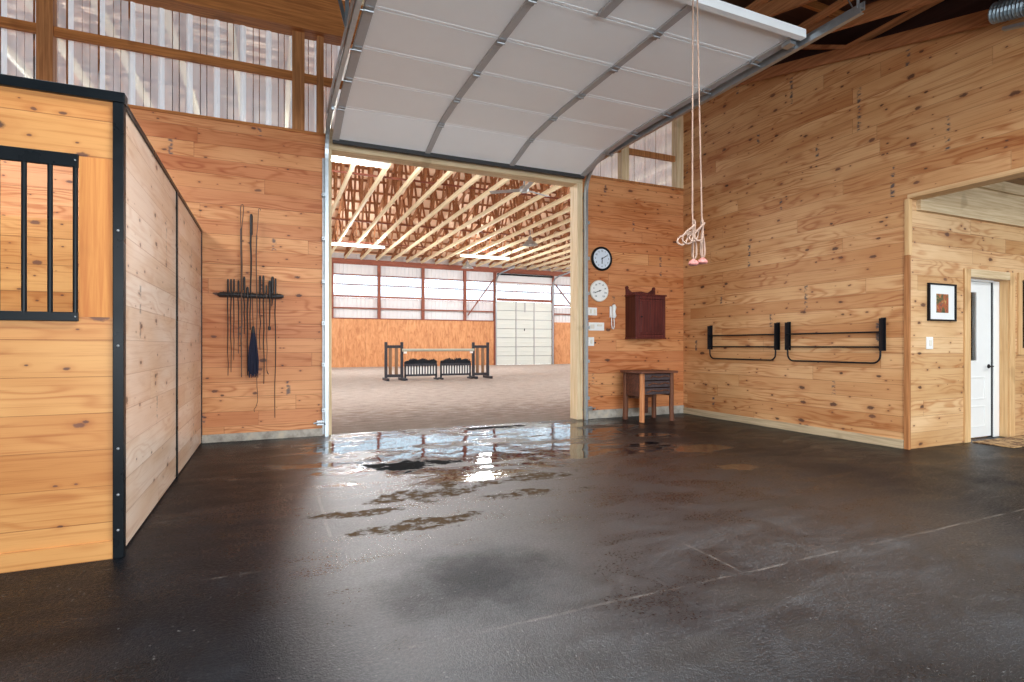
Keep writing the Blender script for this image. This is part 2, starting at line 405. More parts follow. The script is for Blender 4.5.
    t.set(t.b, 'Specular IOR Level', t.math('SUBTRACT', .42, t.math('MULTIPLY', t.math('MAXIMUM', dull, mud), .4)))
    # water film by the opening, its IOR raised to build the glare in
    film = t.math('MULTIPLY', t.smooth(y, .5, 3.0), t.math('MULTIPLY', t.smooth(x, -.1, .5), t.math('SUBTRACT', 1.0, t.smooth(x, 2.9, 5.2))))
    film = t.math('MULTIPLY', film, t.math('MULTIPLY_ADD', strk, 1.4, .25), clamp=True)
    film = t.math('MULTIPLY', film, t.math('SUBTRACT', 1.0, t.math('MULTIPLY', t.math('MAXIMUM', dull, mud), .9)))
    t.set(t.b, 'IOR', t.math('MULTIPLY_ADD', film, 1.75, 1.22))
    return t.out(c, r)
M['floor'] = _floor()
M['panel_clear'] = sheet('clear_corrugated_plastic', (.86,.93,1.0), .45, .26, (-9, .30))
M['panel_milky'] = sheet('milky_corrugated_plastic', (.86,.82,.82), .2, .62)
M['skylight'] = sheet('window_polycarbonate', (.62,.68,.72), .3, .12)
def _glass():
    t = NT('door_glass'); N = t.N
    a = t.n('ShaderNodeBsdfTransparent'); a.inputs[0].default_value = (.9,.92,.92,1)
    g = t.n('ShaderNodeBsdfGlossy'); g.inputs['Roughness'].default_value = .02
    fr = t.n('ShaderNodeFresnel'); fr.inputs[0].default_value = 1.5
    m = t.n('ShaderNodeMixShader'); t.L.new(fr.outputs[0], m.inputs[0]); t.L.new(a.outputs[0], m.inputs[1]); t.L.new(g.outputs[0], m.inputs[2])
    t.L.new(m.outputs[0], N['Material Output'].inputs['Surface'])
    return t.m
M['glass'] = _glass()
M['tube'] = emit('fluorescent_tube', (1.0,.98,.92), 5.0)
M['rope'] = plain('pale_rope', (.36,.235,.175), .8, 0, .2, 60, .4)
M['pink'] = plain('pink_rubber', (.52,.20,.17), .6, 0, .2)
M['mahogany'] = wood('dark_mahogany', srgb(104,46,40), srgb(66,26,26), 'z', .4)
M['mahog_dark'] = wood('mahogany_side', srgb(92,44,32), srgb(58,24,20), 'z', .45)
M['rustic'] = wood('rustic_stain', srgb(104,62,46), srgb(60,34,28), 'x', .6)
M['rustic_top'] = wood('rustic_top', srgb(122,78,60), srgb(76,46,38), 'x', .5)
M['log'] = wood('peeled_log', srgb(206,138,90), srgb(160,96,58), 'z', .55)
M['logdark'] = wood('dark_log', srgb(122,76,52), srgb(72,42,32), 'z', .6)
M['carved'] = plain('carved_dark_wood', (.060,.040,.042), .6, 0, .9, 30, .6)
M['clockface'] = plain('clock_face', (.66,.72,.80), .4, 0, .03)
M['ink'] = plain('black_ink', (.02,.02,.025), .5)
M['whip'] = plain('whip_black', (.018,.014,.014), .5, 0, .4, 40)
M['whipbrown'] = plain('whip_brown', (.11,.06,.04), .55, 0, .3, 40)
M['tassel'] = plain('navy_tassel', (.012,.014,.035), .85, 0, .4, 60)
M['foliage'] = plain('dark_brush', (.016,.02,.028), .9, 0, .5, 10)
M['jumpbrown'] = wood('jump_board', srgb(140,112,88), srgb(108,82,62), 'z', .7)
M['navy'] = plain('jump_black', (.022,.024,.034), .5, 0, .3)
M['pole'] = plain('jump_pole', (.44,.46,.38), .55, 0, .1)
M['mat'] = None
def _mat():
    t = NT('doormat'); f = t.noise(t.coord(), 9, 4, .7)
    return t.out(t.ramp(f, [(.35, srgb(112,82,52)), (.5, srgb(176,142,98)), (.66, srgb(206,176,130))], 'CONSTANT'), .9)
M['mat'] = _mat()
def _art():
    t = NT('abstract_print'); f = t.noise(t.coord(), 9, 3, .6); g = t.noise(t.coord(), 21, 2)
    c = t.ramp(f, [(.34, srgb(42,58,42)), (.46, srgb(92,88,56)), (.54, srgb(176,84,48)), (.64, srgb(70,64,70))])
    return t.out(t.mix(t.smooth(g, .55, .7), c, srgb(190,150,90)), .5)
M['art'] = _art()
M['panel_stand_in'] = plain('ribbed_grey', (.34,.42,.47), .4, .7, .1)

# ------------------------------------------------------------------ dimensions
YB = 7.70            # face of the back wall
XL, XR = .74, 4.55   # door opening
ZW = 4.0             # top of the boards on the back wall
XW = 6.738           # face of the right wall
YE = 3.94            # where the right wall ends
XS, YS, HS = -.79, 3.735, 2.62   # stall corner
roof_z = lambda y: 3.667 + .247*y

# ------------------------------------------------------------------ the setting
struct(MB().box(-9, 14, -7, YB+.06, -.2, 0).build('floor', M['floor']))
# back wall boards
def board_wall(name, boxes, mat):
    m = MB()
    for b in boxes: m.box(*b)
    return struct(m.build(name, mat))
board_wall('wall_back', [(-9, XL-.06, YB, YB+.16, 0, ZW)], M['back'])
board_wall('wall_back_right', [(XR+.1, XW+.15, YB, YB+.16, 0, ZW-.03)], M['back'])
# right wall: full height down to its corner, then a header over the wide opening
m = MB()
m.prism([(YE+.004, 0), (YB, 0), (YB, 5.62), (YE+.004, roof_z(YE+.004)+.05)], .16, 'x', XW)
m.prism([(-5.5, 2.95), (YE+.004, 2.95), (YE+.004, roof_z(YE+.004)+.05), (-2.7, 3.0)], .16, 'x', XW)
struct(m.build('wall_right', M['right']))
# side room walls
WIN = (9.16, 10.2, 1.17, 2.08)
m = MB()
DX0, DX1, DZ = 7.965, 8.86, 2.06
m.box(XW+.002, DX0, YE, YE+.159, 0, 2.949); m.box(XW+.161, DX0, YE, YE+.16, 2.949, 3.3); m.box(DX0, DX1, YE, YE+.16, DZ, 3.3)
m.box(DX1, WIN[0], YE, YE+.16, 0, 3.3); m.box(WIN[0], WIN[1], YE, YE+.16, 0, WIN[2]); m.box(WIN[0], WIN[1], YE, YE+.16, WIN[3], 3.3)
m.box(WIN[1], 14, YE, YE+.16, 0, 3.3)
struct(m.build('wall_side_room', M['alcove']))
struct(MB().box(XW+.16, 14, -7, YE, 3.30, 3.4).build('ceiling_side_room', M['ceilwood']))
struct(MB().box(13.9, 14.0, -7, YE, 0, 3.3).build('wall_side_room_right', M['alcove']))
struct(MB().box(-9.1, -9, -2, YB, 0, 5.0).build('wall_left', M['right']))
# timber in the side room: box beam over the door wall and a ceiling joist
struct(MB().box(XW+.16, 14, YE-.05, YE, 2.78, 3.17).build('trim_1', M['palewood_x']))
struct(MB().box(XW+.16, 14, YE-.09, YE-.0, 3.17, 3.30).build('trim_2', M['palewood_x']))
struct(MB().box(XW-.012, XW+.05, YE-.022, YE+.03, 2.25, 2.90).build('trim_3', M['trim_z'], bevel=.004))
struct(MB().box(XW-.014, XW+.02, YE-.024, YE+.035, 0, 2.25).build('trim_4', M['stud'], bevel=.003))
struct(MB().box(XW-.006, XW+.20, -5.4, YE-.001, 2.90, 2.95).build('trim_5', M['trim_y'], bevel=.004))
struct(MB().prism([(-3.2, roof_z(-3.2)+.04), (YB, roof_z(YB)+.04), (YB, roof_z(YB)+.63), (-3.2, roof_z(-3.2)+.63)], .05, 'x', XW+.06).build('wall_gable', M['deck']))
# concrete skirting
struct(MB().box(XS, XL-.10, YB-.02, YB, 0, .10).build('baseboard_back', M['base'], bevel=.004))
struct(MB().box(XR+.2, XW, YB-.02, YB, 0, .14).build('baseboard_back_right', M['base'], bevel=.004))
struct(MB().box(XW-.02, XW, YE+.04, YB-.02, 0, .105).build('baseboard_right', M['skirtwood'], bevel=.004))

# upper wall: sill, girts, studs, header, translucent sheets
struct(MB().box(-9, XL-.06, YB-.02, YB+.05, ZW, ZW+.035).build('trim_6', M['beam']))
struct(MB().box(XR+.1, XW, YB-.02, YB+.05, ZW-.03, ZW+.005).build('trim_7', M['stud']))
struct(MB().box(-9, XW, YB-.10, YB+.16, 5.33, 5.82).build('trim_8', M['beam'], bevel=.006))
struct(MB().box(-9, 1.2, YB+.03, YB+.07, 4.70, 4.81).build('trim_9', M['beam']))
struct(MB().box(4.4, XW, YB+.03, YB+.07, 4.48, 4.58).build('trim_10', M['stud']))
n = 11
for a, b in ((-6.0,-5.84), (-2.40,-2.25), (.25,.40), (.555,.64)):
    struct(MB().box(a, b, YB, YB+.13, ZW+.035, 5.33).build('trim_%d' % n, M['stud'])); n += 1
for a, b in ((4.42,4.55), (5.42,5.56), (6.58,6.73)):
    struct(MB().box(a, b, YB-.01, YB+.12, ZW+.005, 5.33).build('trim_%d' % n, M['palewood_z'])); n += 1
def corrugated(x0, x1, z0, z1, y, pitch, amp, mat, name):
    bm = MB(); N = int((x1-x0)/pitch); pts = []
    for i in range(N):
        a = x0 + i*pitch
        pts += [(a, 0), (a+pitch*.26, 0), (a+pitch*.275, -.006), (a+pitch*.29, 0), (a+pitch*.50, 0), (a+pitch*.515, -.006), (a+pitch*.53, 0), (a+pitch*.76, 0), (a+pitch*.84, -amp), (a+pitch*.92, -amp)]
    pts.append((x1, 0))
    A = [bm.bm.verts.new((px, y+py, z0)) for px, py in pts]; B = [bm.bm.verts.new((px, y+py, z1)) for px, py in pts]
    for i in range(len(pts)-1): bm.bm.faces.new((A[i], A[i+1], B[i+1], B[i]))
    return struct(bm.build(name, mat))
corrugated(-9, 1.0, ZW+.035, 5.4, YB+.15, .30, .014, M['panel_clear'], 'window_1')
corrugated(4.4, XW, ZW, 5.4, YB+.14, .23, .012, M['panel_milky'], 'window_2')
# wall above the opening behind the raised door
struct(MB().box(XL-.06, XR+.1, YB, YB+.23, 3.84, 4.12).build('wall_lintel', M['palewood_x']))
struct(MB().box(1.0, 4.42, YB+.02, YB+.16, 4.12, 5.33).build('wall_over_door', M['back']))
# jambs of the opening
struct(MB().box(XR, XR+.1, YB-.005, YB+.23, 0, 3.84).build('trim_20', M['palewood_z'], bevel=.004))
struct(MB().box(XL-.06, XL, YB-.005, YB+.23, 0, 3.84).build('trim_21', M['palewood_z'], bevel=.004))

# barn roof
m = MB()
def slab(m, y0, y1, x0, x1, off, th):
    m.prism([(y0, roof_z(y0)+off), (y1, roof_z(y1)+off), (y1, roof_z(y1)+off+th), (y0, roof_z(y0)+off+th)], x1-x0, 'x', x0)
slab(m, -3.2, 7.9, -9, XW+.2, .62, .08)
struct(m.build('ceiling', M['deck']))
def barn_truss(x, label):
    r = thing('barn_truss', label, 'truss', (x, 0, 0), 'sloping trusses under the barn roof')
    def sl(a, b, o0, h):
        return MB().prism([(a, roof_z(a)+o0), (b, roof_z(b)+o0), (b, roof_z(b)+o0+h), (a, roof_z(a)+o0+h)], .045, 'x', -.0225)
    sl(-3.0, 7.55, .02, .15).build('bottom_chord', M['beamy'], r)
    sl(-3.0, 7.55, .47, .15).build('top_chord', M['beamy'], r)
    y = -2.6
    k = 0
    while y < 7.0:
        a, b = (y, y+1.2); o0, o1 = (.16, .48) if k % 2 == 0 else (.48, .16)
        MB().bar((0, a, roof_z(a)+o0), (0, b, roof_z(b)+o1), .045, .09, (1,0,0)).build('web', M['beamy'], r)
        y += 1.2; k += 1
    return r
barn_truss(6.66, 'amber timber truss running along the top of the right wall')
barn_truss(5.74, 'amber timber truss next to the right wall, seen past the track end')
barn_truss(4.90, 'amber timber truss third out from the right wall, above the door track')
# horizontal purlins under the deck
for k in range(6):
    y = 1.2 + k*1.15
    o = MB().box(4.7, XW, y-.02, y+.02, roof_z(y)+.52, roof_z(y)+.62).build('roof_purlin', M['beam']); struct(o)

# ------------------------------------------------------------------ horse stall
st = thing('horse_stall', 'pine boarded horse stall with black steel corner post and barred window', 'stall', (XS, YS, 0))
def rel(o): o.location = (-XS, -YS, 0); return o
WX1, WZ0, WZ1 = -.975, 1.36, 2.25; WX0 = -2.6
m = MB()
m.box(-4.4, XS-.025, YS, YS+.05, 0, WZ0); m.box(-4.4, XS-.025, YS, YS+.05, WZ1, HS-.045); m.box(-4.4, WX0, YS, YS+.05, WZ0, WZ1)
rel(m.build('front_panel', M['stall'], st))
rel(MB().box(WX1, XS-.025, YS-.002, YS+.05, WZ0, WZ1).build('upright_board', M['vboard'], st))
rel(MB().box(-4.4, XS-.025, YS-.014, YS, 0, .10).build('kick_board', M['stall'], st))
rel(MB().box(XS-.028, XS+.024, YS-.02, YS+.04, 0, HS-.045).build('corner_post', M['blacksteel'], st, .004))
rel(MB().box(-4.4, XS+.03, YS-.025, YS+.05, HS-.045, HS+.012).build('top_rail', M['blacksteel'], st, .004))
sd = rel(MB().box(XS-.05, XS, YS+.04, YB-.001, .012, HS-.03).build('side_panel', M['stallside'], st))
rel(MB().box(XS-.055, XS+.012, YS+.05, YB-.001, HS-.03, HS+.005).build('side_top_rail', M['blacksteel'], st, .003))
rel(MB().box(XS-.005, XS+.012, 5.74, 5.785, .0, HS-.03).build('channel_post', M['blacksteel'], st, .002))
rel(MB().box(XS-.005, XS+.010, YB-.02, YB-.001, .0, HS-.03).build('end_channel', M['blacksteel'], st, .002))
for zz in (.16, .36, .62, 1.2, 1.85): rel(MB().lathe([(0, -.028), (.006, -.026), (.008, -.019)], (XS-.002, YS, zz), 'y', 10).build('bolt', M['galvdull'], st))
gr = rel(MB().box(WX0, WX1, YS-.022, YS-.003, WZ1-.068, WZ1+.006).box(WX0, WX1, YS-.022, YS-.003, WZ0-.025, WZ0+.025).build('window_grille', M['blacksteel'], st, .003))
x = WX1-.014
while x > WX0:
    b = MB().tube([(x, YS-.010, WZ0), (x, YS-.010, WZ1-.03)], .0125, 12).build('bar', M['blacksteel'], gr, smooth=True)
    x -= .111
for zz in (WZ1-.03, WZ0): MB().lathe([(0,-.027),(.004,-.026),(.005,-.021)], (WX1-.012, YS, zz), 'y', 8).build('screw', M['galvdull'], gr)

struct(MB().box(-9, XS-.06, YB-.02, YB-.001, 0, HS).build('wall_stall_lining', M['lining']))

# ------------------------------------------------------------------ overhead door, horizontal under the roof
PROF = [(7.56, 3.935), (6.90, 4.10), (6.22, 4.145), (5.54, 4.15), (4.85, 4.15), (4.16, 4.15), (3.62, 4.15)]
DXL, DXR = .74, 4.60
od = thing('overhead_door', 'white sectional overhead door raised under the roof above the arena opening', 'door', (0, 0, 0))
for i in range(6):
    (y0, z0), (y1, z1) = PROF[i], PROF[i+1]
    d = Vector((0, y1-y0, z1-z0)).normalized()
    a = Vector((0, y0, z0)) + d*.004; b = Vector((0, y1, z1)) - d*.004
    nrm = Vector((0, -d.z, d.y)); nrm = nrm if nrm.z > 0 else -nrm
    m = MB()
    pl = [(a.y, a.z), (b.y, b.z), (b.y+nrm.y*.045, b.z+nrm.z*.045), (a.y+nrm.y*.045, a.z+nrm.z*.045)]
    m.prism(pl, DXR-DXL, 'x', DXL)
    # rolled lips along both long edges
    for e, s in ((a, 1), (b, -1)):
        c = e + d*s*.02 - nrm*.0005
        m.bar((DXL, c.y, c.z), (DXR, c.y, c.z), .035, .004, nrm)
    m.bm.normal_update()
    sec = m.build('door_section', M['doorwhite'], od)
    for xs_ in (DXL+.035, 2.02, 3.32, DXR-.035):
        p = a - nrm*.012 + d*.006; q = b - nrm*.012 - d*.006
        s = MB().bar((xs_, p.y, p.z), (xs_, q.y, q.z), .075 if DXL+.1 < xs_ < DXR-.1 else .09, .022, nrm)
        s.build('stile', M['stile'], sec, .003)
    if i < 5:
        for xs_ in (DXL+.035, 2.02, 3.32, DXR-.035):
            p = b - nrm*.028
            h = MB().box(xs_-.035, xs_+.035, -.06, .06, -.006, .006, Matrix.Translation(p))
            h.tube([(xs_-.04, p.y, p.z-.008), (xs_+.04, p.y, p.z-.008)], .011, 8)
            h.build('hinge', M['galvdull'], sec)
            if xs_ in (DXL+.035, DXR-.035):
                s = -1 if xs_ < 2 else 1
                MB().tube([(xs_, p.y, p.z-.01), (xs_+s*.10, p.y, p.z-.01)], .006, 8).tube([(xs_+s*.085, p.y, p.z-.01), (xs_+s*.115, p.y, p.z-.01)], .024, 14).build('roller', M['galv'], sec)
# bottom seal, top strut, opener bracket, top rollers
MB().box(DXL, DXR, 7.545, 7.60, 3.885, 3.945).build('bottom_seal', M['rubber'], od, .006)
MB().prism([(3.60,4.11),(3.66,4.11),(3.66,4.135),(3.64,4.135),(3.64,4.19),(3.60,4.19)], DXR-DXL+.04, 'x', DXL-.02).build('top_strut', M['doorwhite'], od)
MB().bar((2.68, 3.68, 4.13), (2.68, 4.12, 4.13), .085, .03).build('opener_bracket', M['stile'], od, .004)
for s, xx in ((-1, DXL+.03), (1, DXR-.03)):
    MB().box(xx-.04, xx+.04, 3.70, 3.80, 4.09, 4.125).tube([(xx, 3.75, 4.10), (xx+s*.12, 3.75, 4.10)], .007, 8).tube([(xx+s*.06, 3.75, 4.10), (xx+s*.09, 3.75, 4.10)], .026, 14).build('top_roller', M['galv'], od)

def door_track(xc, side, label):
    t = thing('door_track', label, 'track', (xc, YB, 0), 'galvanised tracks of the overhead door')
    R = .42; zt = 4.10; yv = -.075
    path = [(yv, 0.0), (yv, 1.0), (yv, 2.0), (yv, zt-R)]
    for k in range(1, 11):
        a = k/10*PI/2; path.append((yv-R+R*math.cos(a), zt-R+R*math.sin(a)))
    path += [(-2.0, zt), (3.10-YB, zt)]
    bm = MB(); sec = [(-.028,-.022), (.028,-.022), (.028,.022), (.020,.022), (.020,-.014), (-.020,-.014), (-.020,.022), (-.028,.022)]
    rings = []
    for i, (y, z) in enumerate(path):
        p0 = path[max(i-1,0)]; p1 = path[min(i+1,len(path)-1)]
        t2 = Vector((p1[0]-p0[0], p1[1]-p0[1])).normalized(); nn = Vector((-t2.y, t2.x))
        rings.append([bm.bm.verts.new((side*v, y+nn.x*u, z+nn.y*u)) for u, v in sec])
    for a, b in zip(rings, rings[1:]):
        for k in range(8): bm.bm.faces.new((a[k], a[(k+1)%8], b[(k+1)%8], b[k]))
    bm.bm.faces.new(rings[0]); bm.bm.faces.new(rings[-1][::-1])
    bm.build('rail', M['galv'], t)
    # angle iron backing
    MB().box(-.012 if side > 0 else -.05, .05 if side > 0 else .012, -.028, -.006, .02, 3.7).build('wall_angle', M['galvdull'], t)
    MB().bar((side*.035, -.5, 4.15), (side*.035, 3.10-YB, 4.15), .012, .075).build('stiffener_angle', M['galv'], t)
    for z in (.35, .95, 1.5, 2.05, 2.62, 3.2):
        MB().box(side*.03-.03, side*.03+.03, -.10, -.004, z-.025, z+.025).lathe([(0,-.115),(.012,-.112),(.014,-.10)], (side*.04, 0, z), 'y', 8).build('bracket', M['galv'], t, .003)
    # hangers up to the roof
    for y in (3.16-YB, 5.2-YB):
        zr = roof_z(y+YB)+.05
        MB().bar((side*.035, y, 4.12), (side*.035, y, zr), .035, .006, (0,1,0)).bar((side*.035, y+.02, 4.13), (side*.2, y+.25, zr), .035, .006, (0,1,0)).build('hanger', M['galv'], t)
    return t
door_track(.67, -1, 'galvanised door track on the left jamb, below the whips')
tr = door_track(4.67, 1, 'galvanised door track on the right jamb beside the clocks')
for xc, s in ((.67, -1), (4.67, 1)):
    la = thing('slide_latch', 'steel slide latch low on the %s door track' % ('left' if s < 0 else 'right'), 'latch', (xc+s*.075, YB-.06, .18), 'slide latches near the floor')
    MB().box(-.05, .05, -.012, .038, -.03, .03).build('latch_plate', M['galv'], la, .003)
    MB().tube([(-.09, -.02, 0), (.10, -.02, 0)], .011, 8).build('bolt', M['galvdull'], la)
    MB().tube([(.05, -.02, 0), (.05, -.055, -.02)], .007, 8).build('handle', M['iron'], la)

# ------------------------------------------------------------------ pull cords
def pull_cord(pts, loops, r, label):
    p0 = pts[-1]
    t = thing('pull_cord', label, 'rope', p0, 'pull cords hanging in front of the door')
    q = [tuple(Vector(p)-Vector(p0)) for p in pts]
    MB().tube(q, r, 8).build('rope', M['rope'], t, smooth=True)
    for (cx, cz, w, hh, tilt, dy) in loops:
        ring = []
        for k in range(20):
            a = 2*PI*k/20
            x = w*math.sin(a)*(.6+.4*math.cos(a+PI)); z = hh*math.cos(a)
            x, z = x*math.cos(tilt)-z*math.sin(tilt), x*math.sin(tilt)+z*math.cos(tilt)
            ring.append((cx+x, dy+.012*math.sin(2*a), cz+z))
        MB().tube(ring, .008, 7, True).build('knot_loop', M['rope'], t, smooth=True)
    MB().lathe([(0,.030),(.012,.028),(.028,.016),(.040,.0),(.042,-.012),(.032,-.022),(0,-.024)], (0,0,0), 'z', 16).build('handle', M['pink'], t, smooth=True)
pull_cord([(3.20,3.5,4.62),(3.21,3.5,3.9),(3.235,3.5,3.0),(3.255,3.5,2.3),(3.262,3.5,1.9)], [(-.03,.24,.05,.085,-.5,-.01), (-.06,.22,.045,.075,-.75,.012), (.0,.19,.018,.16,0.03,0)], .0062, 'pull cord on the right of the two, pink handle, knotted loop')
pull_cord([(3.185,3.52,4.62),(3.18,3.52,3.9),(3.175,3.52,3.0),(3.175,3.52,2.3),(3.185,3.52,1.885)], [(-.05,.23,.06,.09,-.55,-.012), (-.085,.20,.045,.08,-.85,.008), (.01,.19,.018,.16,.0,0)], .0062, 'pull cord on the left of the two, pink handle, wide loose loops')

# ------------------------------------------------------------------ things on the back wall
# whip rack
wr = thing('whip_rack', 'dark log rack screwed to the boards, holding the riding whips', 'rack', (-.235, YB, 1.835))
MB().tube([(-.375,-.055,.0),(-.34,-.055,.003),(-.2,-.055,.008),(0,-.055,0),(.2,-.055,-.004),(.34,-.055,.006),(.38,-.055,0)], [.018,.03,.027,.03,.027,.026,.016], 12).build('log_bar', M['whip'], wr, smooth=True)
for k in range(14):
    xx = -.31 + k*.047; MB().tube([(xx,-.055,.02),(xx,-.09,.035)], .006, 6).build('peg', M['whip'], wr)
MB().box(-.36,.36,-.03,-.0,-.03,.03).build('back_board', M['logdark'], wr, .003)
def px_back(u, v, y=YB-.09):
    f=546.2; c,s=math.cos(.4148),math.sin(.4148); a=(u-512)/f; b=-(v-345.8)/f
    return (y*(s+a*c)/(c-a*s), 1.2 + y*b/(c-a*s))
def cw(cx, cy): return px_back(200+cx/2.965, 195+cy/2.965)
# (crop x, top, bottom, drift, thick, handle length, colour, loop, label)
WH = [
 (83,252,535,0,.006,.15,'k',0,'leftmost short black riding whip on the rack'),
 (92,252,525,0,.006,.15,'k',0,'short black riding whip second from the left end of the rack'),
 (101,252,490,-1,.006,.14,'k',0,'short black riding whip third from the left end of the rack'),
 (114,256,470,0,.006,.14,'k',0,'thin black whip just left of the thick straight cane'),
 (122,100,540,1,.010,.0,'b',1,'long whip with a tall looped lash, leftmost of the three rising high'),
 (131,245,412,0,.008,.16,'k',0,'stubby black whip right of the thick straight cane'),
 (141,275,535,0,.008,.12,'k',0,'black whip hanging straight behind the left edge of the tassel'),
 (152,60,400,-3,.010,.25,'k',0,'dark braided long whip in the middle rising high above the rack'),
 (168,120,565,1,.006,.0,'b',2,'long thin brown whip with a hooked tip, rightmost of the three rising high'),
 (178,242,460,0,.007,.2,'k',0,'black whip with a cap just right of the tassel top'),
 (188,242,560,1,.007,.2,'k',0,'black whip with ball cap second to the right of the tassel'),
 (197,270,520,1,.005,.1,'b',0,'thin brown whip with a small popper hanging right of the tassel'),
 (207,257,395,-1,.009,.2,'k',0,'short black crop with a rounded end near the right of the rack'),
 (215,245,330,-2,.010,.2,'k',0,'thick handled black whip beside the rightmost long one'),
 (224,250,660,-2,.006,.2,'k',0,'rightmost whip, its thin lash reaching almost to the floor'),
]
for (cx, ct, cb, dr, th, hl, colr, lp, lab) in WH:
    x0, zt = cw(cx, ct); x1, zb = cw(cx+dr, cb)
    w = thing('riding_whip', lab, 'whip', (x0, YB-.095, zb), 'riding whips on the rack')
    mt = M['whip'] if colr == 'k' else M['whipbrown']
    n_ = 9; pts = []; rs = []
    for k in range(n_):
        f = k/(n_-1); wob = random.uniform(-.006, .006) if 0 < k < n_-1 else 0
        pts.append((f*(x1-x0)+wob, random.uniform(-.004,.004), (zt-zb)*(1-f))); rs.append(1.3*th*(1-.5*f))
    MB().tube(pts, rs, 7).build('shaft', mt, w, smooth=True)
    if hl:
        MB().tube([(0,-.002,(zt-zb)-hl),(0,-.002,(zt-zb)-.01),(0,-.002,(zt-zb)+.012)], [th*1.7,th*1.9,th*1.2], 9).build('handle', M['whip'], w, smooth=True)
    if lp == 1:
        a, z1 = cw(127, 28); a -= x0; z1 -= zb; z0 = zt-zb
        MB().tube([(0,0,z0),(-.006,0,z0+.12),(-.008,0,z1-.06),(.0,0,z1-.01),(.018,0,z1),(.028,0,z1-.03),(.026,0,z1-.09),(.012,0,z0+.06),(.004,0,z0-.1)], .005, 6).build('lash', M['whipbrown'], w, smooth=True)
    if lp == 2:
        a, z1 = cw(178, 40); z1 -= zb; z0 = zt-zb
        MB().tube([(0,0,z0),(.012,0,z0+.12),(.022,0,z1-.02),(.03,0,z1),(.042,0,z1-.008),(.044,0,z1-.025)], .004, 6).build('lash', M['whipbrown'], w, smooth=True)
        MB().tube([(.002,0,0),(.01,-.0,-.08),(.012,0,-.2),(-.01,0,-.27),(-.03,0,-.3),(-.025,0,-.33)], .0035, 6).build('popper', M['whip'], w)
    if cx == 207:
        MB().lathe([(0,.03),(.014,.022),(.018,0),(.014,-.022),(0,-.03)], (x1-x0, 0, 0), 'z', 10).build('knob', M['whip'], w, smooth=True)
    if cx == 197:
        MB().tube([(x1-x0,0,0),(x1-x0+.008,0,-.03),(x1-x0+.02,0,-.05)], .006, 6).build('popper', M['whip'], w)
# navy tassel
xt, zt = cw(158, 395); xb, zb = cw(160, 535)
ts = thing('horsehair_tassel', 'navy blue horsehair tassel hanging in the middle of the whip rack', 'tassel', (xt, YB-.14, zb))
hh = zt - zb
MB().lathe([(0,hh+.03),(.014,hh+.02),(.02,hh-.02),(.026,hh-.06)], (0,0,0), 'z', 12).build('binding', M['whip'], ts, smooth=True)
m = MB()
for k in range(70):
    a = random.uniform(0, 2*PI); rr = math.sqrt(random.random()); e = random.uniform(-.03, .07)
    px, py = .058*rr*math.cos(a), .03*rr*math.sin(a)
    m.tube([(px*.25,py*.3,hh-.03),(px*.8,py,hh*.55),(px*1.05,py,hh*.3),(px+random.uniform(-.012,.012),py,e)], [.006,.008,.008,.003], 5)
m.build('strands', M['tassel'], ts, smooth=True)
MB().tube([(0,0,hh+.02),(-.005,.02,hh+.15),(-.01,.05,hh+.40)], .005, 6).build('cord', M['whip'], ts)

def numeral(txt, size, loc, parent, mat):
    cu = bpy.data.curves.new('numeral', 'FONT'); cu.body = txt; cu.size = size; cu.align_x = 'CENTER'; cu.align_y = 'CENTER'; cu.extrude = .0006
    o = bpy.data.objects.new('numeral', cu); COL.objects.link(o); o.parent = parent; o.location = loc; o.rotation_euler = (PI/2, 0, 0)
    cu.materials.append(mat)
    bpy.context.view_layer.update()
    me = bpy.data.meshes.new_from_object(o.evaluated_get(bpy.context.evaluated_depsgraph_get()))
    bpy.data.objects.remove(o); me.name = 'numeral'
    if not me.materials: me.materials.append(mat)
    o = bpy.data.objects.new('numeral', me); COL.objects.link(o); o.parent = parent; o.location = loc; o.rotation_euler = (PI/2, 0, 0)
    return o
# clock
ck = thing('wall_clock', 'round black rimmed wall clock with pale blue face', 'clock', (5.0, YB, 2.64))
MB().lathe([(0,-.001),(.19,-.001),(.2,-.02),(.2,-.04),(.187,-.052),(.17,-.05),(.162,-.032),(0,-.032)], (0,0,0), 'y', 48).build('rim', M['iron'], ck, smooth=True)
fc = MB().lathe([(0,-.036),(.163,-.036),(.163,-.030),(0,-.030)], (0,0,0), 'y', 48).build('face', M['clockface'], ck)
for k in range(12):
    a = PI/2 - (k+1)*PI/6
    numeral(str(k+1), .042, (.128*math.cos(a), -.0375, .128*math.sin(a)), fc, M['ink'])
def hand(ang, L, w, name, y):
    d = Vector((math.sin(ang), 0, math.cos(ang)))
    MB().bar(d*-.02+Vector((0,y,0)), d*L+Vector((0,y,0)), .003, w, (d.z,0,-d.x)).build(name, M['ink'], ck)
hand(math.radians(60), .115, .010, 'minute_hand', -.041); hand(math.radians(182), .085, .013, 'hour_hand', -.043)
MB().lathe([(0,-.048),(.010,-.046),(.010,-.036),(0,-.036)], (0,0,0), 'y', 12).build('hub', M['ink'], ck)
